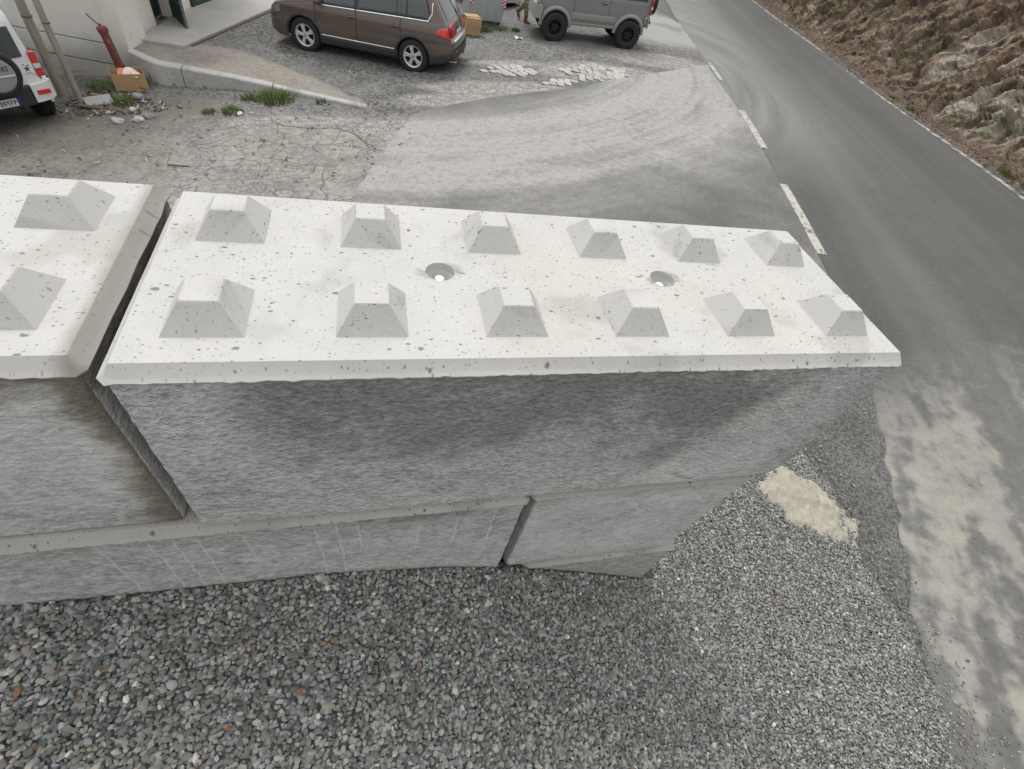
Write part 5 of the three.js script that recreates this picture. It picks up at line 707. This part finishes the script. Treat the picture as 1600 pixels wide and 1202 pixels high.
// ------------------------------------------------------------------ posts, old hand pump, slab and stones at the left
{
  const wood = bake(128, 512, 0, 0, 0.5, 2.5, (u, v, o) => { const n = fbm(u * 50, v * 4, 4, 271), m = fbm(u * 4, v * 1.6, 3, 273), c = 0.30 * (1 + 0.35 * n + 0.3 * m); o[0] = c * 1.03; o[1] = c * 0.93; o[2] = c * 0.76; o[3] = 0.5 + 0.6 * n; });
  const wm = std({ map: wood.map, bumpMap: wood.bumpMap, bumpScale: 0.01 });
  const post = (x, z, r, label, lean) => { const t = thing('wooden_post', label, 'post', [x, groundY(x, z) - 0.06, z], 0, 'pair of posts'); const g = new THREE.CylinderGeometry(r * 0.85, r, 4.4, 14, 30).translate(0, 2.2, 0), p = g.attributes.position, uv = g.attributes.uv; for (let i = 0; i < p.count; i++) { const y = p.getY(i); p.setXYZ(i, p.getX(i) * (1 + 0.1 * N2(y * 3, 1, 5)) + 0.012 * N2(y * 1.3, 2, x) + lean * y, y, p.getZ(i) + 0.012 * N2(y * 1.3, 6, x)); uv.setXY(i, uv.getX(i) * 0.35, y); } g.computeVertexNormals(); obj('post_shaft', g, wm, t); obj('post_band', new THREE.TorusGeometry(r + 0.003, 0.006, 8, 20).rotateX(Math.PI / 2).translate(lean * 1.35, 1.35, 0), plastic, t); };
  post(-5.9, -10.05, 0.055, 'slim weathered wooden post between the white car and the tile', -0.004); post(-6.34, -10.45, 0.075, 'thicker grey wooden post close behind the white car', 0.0);
  const t = thing('hand_pump', 'rusty red cast iron hand pump leaning against the house corner', 'pump', [-5.52, groundY(-5.52, -11.35) , -11.38], -0.5); t.rotation.set(0.0, -0.5, 0.16, 'YXZ');
  const rust = std({ color: [0.17, 0.05, 0.04], roughness: 0.75 });
  obj('pump_barrel', new THREE.LatheGeometry([[0, 0.25], [0.085, 0.25], [0.09, 0.28], [0.075, 0.30], [0.075, 0.82], [0.092, 0.84], [0.095, 0.90], [0.08, 0.93], [0, 0.95]].map(p => new THREE.Vector2(...p)), 28), rust, t);
  obj('pump_stand', merge([bar([0, 0, 0], [0, 0.26, 0], 0.035), bar([-0.12, 0, 0.05], [0, 0.26, 0], 0.018), bar([0.12, 0, 0.05], [0, 0.26, 0], 0.018)]), rust, t); obj('pump_spout', merge([bar([0.05, 0.72, 0.04], [0.17, 0.66, 0.12], 0.028), bar([0.17, 0.66, 0.12], [0.18, 0.30, 0.12], 0.026, 0.022)]), rust, t); obj('pump_handle', merge([bar([-0.02, 0.94, 0], [-0.3, 1.1, -0.05], 0.012), bar([0, 0.9, 0], [0, 0.98, 0], 0.015)]), std({ color: [0.09, 0.08, 0.075], metalness: 0.5, roughness: 0.6 }), t);
  const tile = tag(obj('stone_tile', rbox(0.44, 0.03, 0.34, 0, 0, 0, 0.006), std({ color: [0.40, 0.39, 0.385], bumpMap: grainTex, bumpScale: 0.004 })), 'pale square stone tile lying on the weeds', 'tile'); tile.position.set(-5.62, groundY(-5.62, -10.1) + 0.05, -10.1); tile.rotation.set(0.05, 0.5, 0.06);
  const plank = tag(obj('wooden_plank', rbox(0.62, 0.03, 0.09, 0, 0, 0, 0.006), std({ color: [0.14, 0.10, 0.07] })), 'dark short plank in front of the stone tile', 'plank'); plank.position.set(-5.55, groundY(-5.5, -9.75) + 0.02, -9.78); plank.rotation.y = -0.12;
  const stick = tag(obj('stick', bar([-0.16, 0, 0], [0.16, 0.01, 0.02], 0.012, 0.007, 7), std({ color: [0.07, 0.055, 0.04] })), 'dark stick lying on the bare ground near the wall', 'stick'); stick.position.set(-3.62, groundY(-3.62, -7.3) + 0.014, -7.3);
  const rng = makeRng(41), rock = (x, z, s, col, label) => { const g = mergeVertices((() => { const q = new THREE.IcosahedronGeometry(0.5, 2); q.deleteAttribute('normal'); q.deleteAttribute('uv'); return q; })(), 1e-4), p = g.attributes.position, o = rng() * 50; for (let i = 0; i < p.count; i++) { const k = 1 + 0.5 * perlin.noise(p.getX(i) * 2 + o, p.getY(i) * 2, p.getZ(i) * 2 + o); p.setXYZ(i, p.getX(i) * k * 1.3, p.getY(i) * k * 0.7, p.getZ(i) * k); } const m = tag(obj('loose_stone', toCreasedNormals(g, 0.45), std({ color: col })), label, 'stone', 'loose stones below the kerb'); m.scale.setScalar(s); m.position.set(x, groundY(x, z) + s * 0.2, z); m.rotation.y = rng() * 6; };
  rock(-5.02, -9.14, 0.15, [0.42, 0.41, 0.39], 'flat pale stone on the bare ground below the tile'); rock(-4.72, -9.2, 0.14, [0.45, 0.44, 0.42], 'white stone beside a rounder grey stone'); rock(-4.58, -9.36, 0.15, [0.24, 0.23, 0.215], 'rounded grey stone beside a white stone'); rock(-5.02, -10.35, 0.18, [0.30, 0.29, 0.30], 'angular grey stone in front of the open cardboard box'); rock(-4.95, -9.72, 0.1, [0.5, 0.49, 0.47], 'small white stone beside the weeds and the tile'); rock(-3.05, -9.5, 0.11, [0.5, 0.49, 0.47], 'white stone at the foot of the grass tuft'); rock(-2.85, -9.55, 0.08, [0.3, 0.29, 0.28], 'small grey stone right of the grass tuft'); rock(-5.3, -9.55, 0.09, [0.36, 0.33, 0.3], 'small brownish stone below the plank');
  const scrap = tag(obj('paper_scrap', gridGeo(6, 5, (u, v) => [(u - 0.5) * 0.22, 0.02 * Math.sin(u * 6 + v * 4) + 0.02, (v - 0.5) * 0.16]), std({ color: [0.6, 0.59, 0.57], side: THREE.DoubleSide })), 'white scrap of paper on the gravel in front of the grey off-roader', 'paper'); scrap.position.set(3.65, groundY(3.65, -15.5) + 0.01, -15.5);
}
{ // dead leaves, twigs and crumbs of plaster where the wall meets the yard
  const rng = makeRng(61), g = new THREE.BoxGeometry(1, 0.25, 0.45, 2, 1, 1); { const p = g.attributes.position; for (let i = 0; i < p.count; i++) p.setXYZ(i, p.getX(i) + 0.2 * Math.sin(i * 3.1), p.getY(i) + 0.35 * p.getX(i) ** 2, p.getZ(i) * (1 - 0.7 * Math.abs(p.getX(i)))); g.computeVertexNormals(); }
  const n = 760, im = new THREE.InstancedMesh(g, std({ color: [1, 1, 1] }), n), M = new THREE.Matrix4(), c = new THREE.Color(); im.name = 'ground_litter'; im.castShadow = im.receiveShadow = true;
  for (let k = 0; k < n; k++) { const near = k < 420, q = near ? Math.pow(rng(), 0.7) : rng(), a = rng() * 6.283, x = near ? -5.5 + (1.0 + 0.5 * Math.sin(a * 3)) * q * Math.cos(a) : mix(-7.5, 0.2, rng()), z = near ? -10.15 + 0.75 * q * Math.sin(a) : mix(-10.2, -6.5, rng()), S = near ? 0.03 + 0.07 * rng() * rng() : 0.015 + 0.03 * rng(); M.compose(new THREE.Vector3(x, groundY(x, z) + 0.012 + 0.012 * rng(), z), new THREE.Quaternion().setFromEuler(new THREE.Euler(rng() - 0.5, rng() * 6.283, rng() - 0.5)), new THREE.Vector3(S * (1 + rng()), S, S)); im.setMatrixAt(k, M); const e = rng(); im.setColorAt(k, e < 0.5 ? c.setRGB(0.10, 0.07, 0.05) : e < 0.8 ? c.setRGB(0.19, 0.14, 0.11) : c.setRGB(0.42, 0.40, 0.37)); }
  scene.add(im); stuff(im, 'dead leaves, twigs and crumbs scattered below the kerb', 'litter');
}
// ------------------------------------------------------------------ grass and weeds
{
  const mats = [[0.10, 0.16, 0.035], [0.14, 0.18, 0.055], [0.19, 0.175, 0.08]].map(c => std({ color: c, side: THREE.DoubleSide, roughness: 0.8 }));
  const blades = (rng, n, R, h) => { const pos = [], idx = []; for (let k = 0; k < n; k++) { const a = rng() * 6.283, r = R * Math.sqrt(rng()), x = Math.cos(a) * r, z = Math.sin(a) * r, L = h * (0.45 + 0.75 * rng()) * (1.1 - 0.6 * r / R), w = 0.006 + 0.006 * rng(), b = rng() * 6.283, lean = 0.25 + 0.6 * rng(), dx = Math.cos(a + rng() - 0.5) * lean, dz = Math.sin(a + rng() - 0.5) * lean, o = pos.length / 3, c = Math.cos(b) * w, s = Math.sin(b) * w; pos.push(x - c, 0, z - s, x + c, 0, z + s, x + dx * L * 0.35 - c * 0.8, L * 0.6, z + dz * L * 0.35 - s * 0.8, x + dx * L * 0.35 + c * 0.8, L * 0.6, z + dz * L * 0.35 + s * 0.8, x + dx * L, L * 0.92, z + dz * L); idx.push(o, o + 1, o + 2, o + 1, o + 3, o + 2, o + 2, o + 3, o + 4); } return geoFrom(pos, idx, pos.filter((_, i) => i % 3 !== 2)); };
  const tuft = (x, z, R, h, n, label, seed, y) => { const t = thing('grass_tuft', label, 'grass', [x, y ?? groundY(x, z) - 0.005, z]), rng = makeRng(seed); stuff(obj('green_blades', blades(rng, Math.round(n * 0.6), R, h), mats[0], t)); stuff(obj('pale_blades', blades(rng, Math.round(n * 0.3), R * 1.05, h * 0.9), mats[1], t)); stuff(obj('dry_blades', blades(rng, Math.round(n * 0.2), R * 1.1, h * 0.8), mats[2], t)); return t; };
  tuft(-2.48, -10.28, 0.34, 0.24, 420, 'thick grass tuft growing against the middle of the kerb', 1); tuft(-2.95, -10.35, 0.2, 0.14, 150, 'short grass at the kerb left of the thick tuft', 2); tuft(-1.6, -10.15, 0.1, 0.12, 60, 'small weed at the thin end of the kerb', 3);
  tuft(-3.2, -9.62, 0.2, 0.13, 200, 'low grass tuft with a white stone at its foot', 4); tuft(-3.6, -9.6, 0.15, 0.1, 120, 'low grass patch out on the asphalt beside a tuft with a stone', 5);
  tuft(-5.15, -10.12, 0.24, 0.16, 220, 'weeds right of the pale stone tile', 6); tuft(-5.75, -10.9, 0.32, 0.16, 220, 'straggly weeds along the house wall behind the slim post', 7); tuft(-5.35, -11.3, 0.2, 0.18, 120, 'weeds around the foot of the rusty pump', 8);
  tuft(2.75, -16.35, 0.3, 0.2, 260, 'grass growing under the front of the waste container', 9); tuft(3.35, -16.5, 0.28, 0.12, 160, 'grass patch right of the waste container', 10); tuft(2.4, -15.55, 0.2, 0.08, 90, 'thin grass in front of the crushed carton', 11); tuft(3.75, -16.35, 0.13, 0.14, 140, 'round dark weed on the gravel near the walking person', 12);
  // foot of the rock
  const rp = (v, d) => { const p = rightC.getPointAt(v), q = rightC.getTangentAt(v), s = -q.z > 0 ? 1 : -1; return [p.x + s * -q.z * d, p.z + s * q.x * d, groundY(p.x, p.z)]; };
  const foot = [[0.762, 0.55, 0.34, 0.22, 260, 'bright green grass at the rock foot under the pale ledges'], [0.775, 0.6, 0.3, 0.2, 240, 'green grass tuft next along the rock foot'], [0.69, 0.45, 0.22, 0.14, 140, 'small grass patch at the rock foot beside the worn edge line'], [0.672, 0.42, 0.16, 0.12, 90, 'thin weeds at the rock foot in the leaf litter'], [0.80, 0.65, 0.3, 0.2, 180, 'grass tuft at the rock foot where the verge widens']];
  foot.forEach(([v, d, R, h, n, l], k) => { const [x, z, y] = rp(v, d); tuft(x, z, R, h, n, l, 20 + k, y + 0.03); });
}
renderer.render(scene, camera);
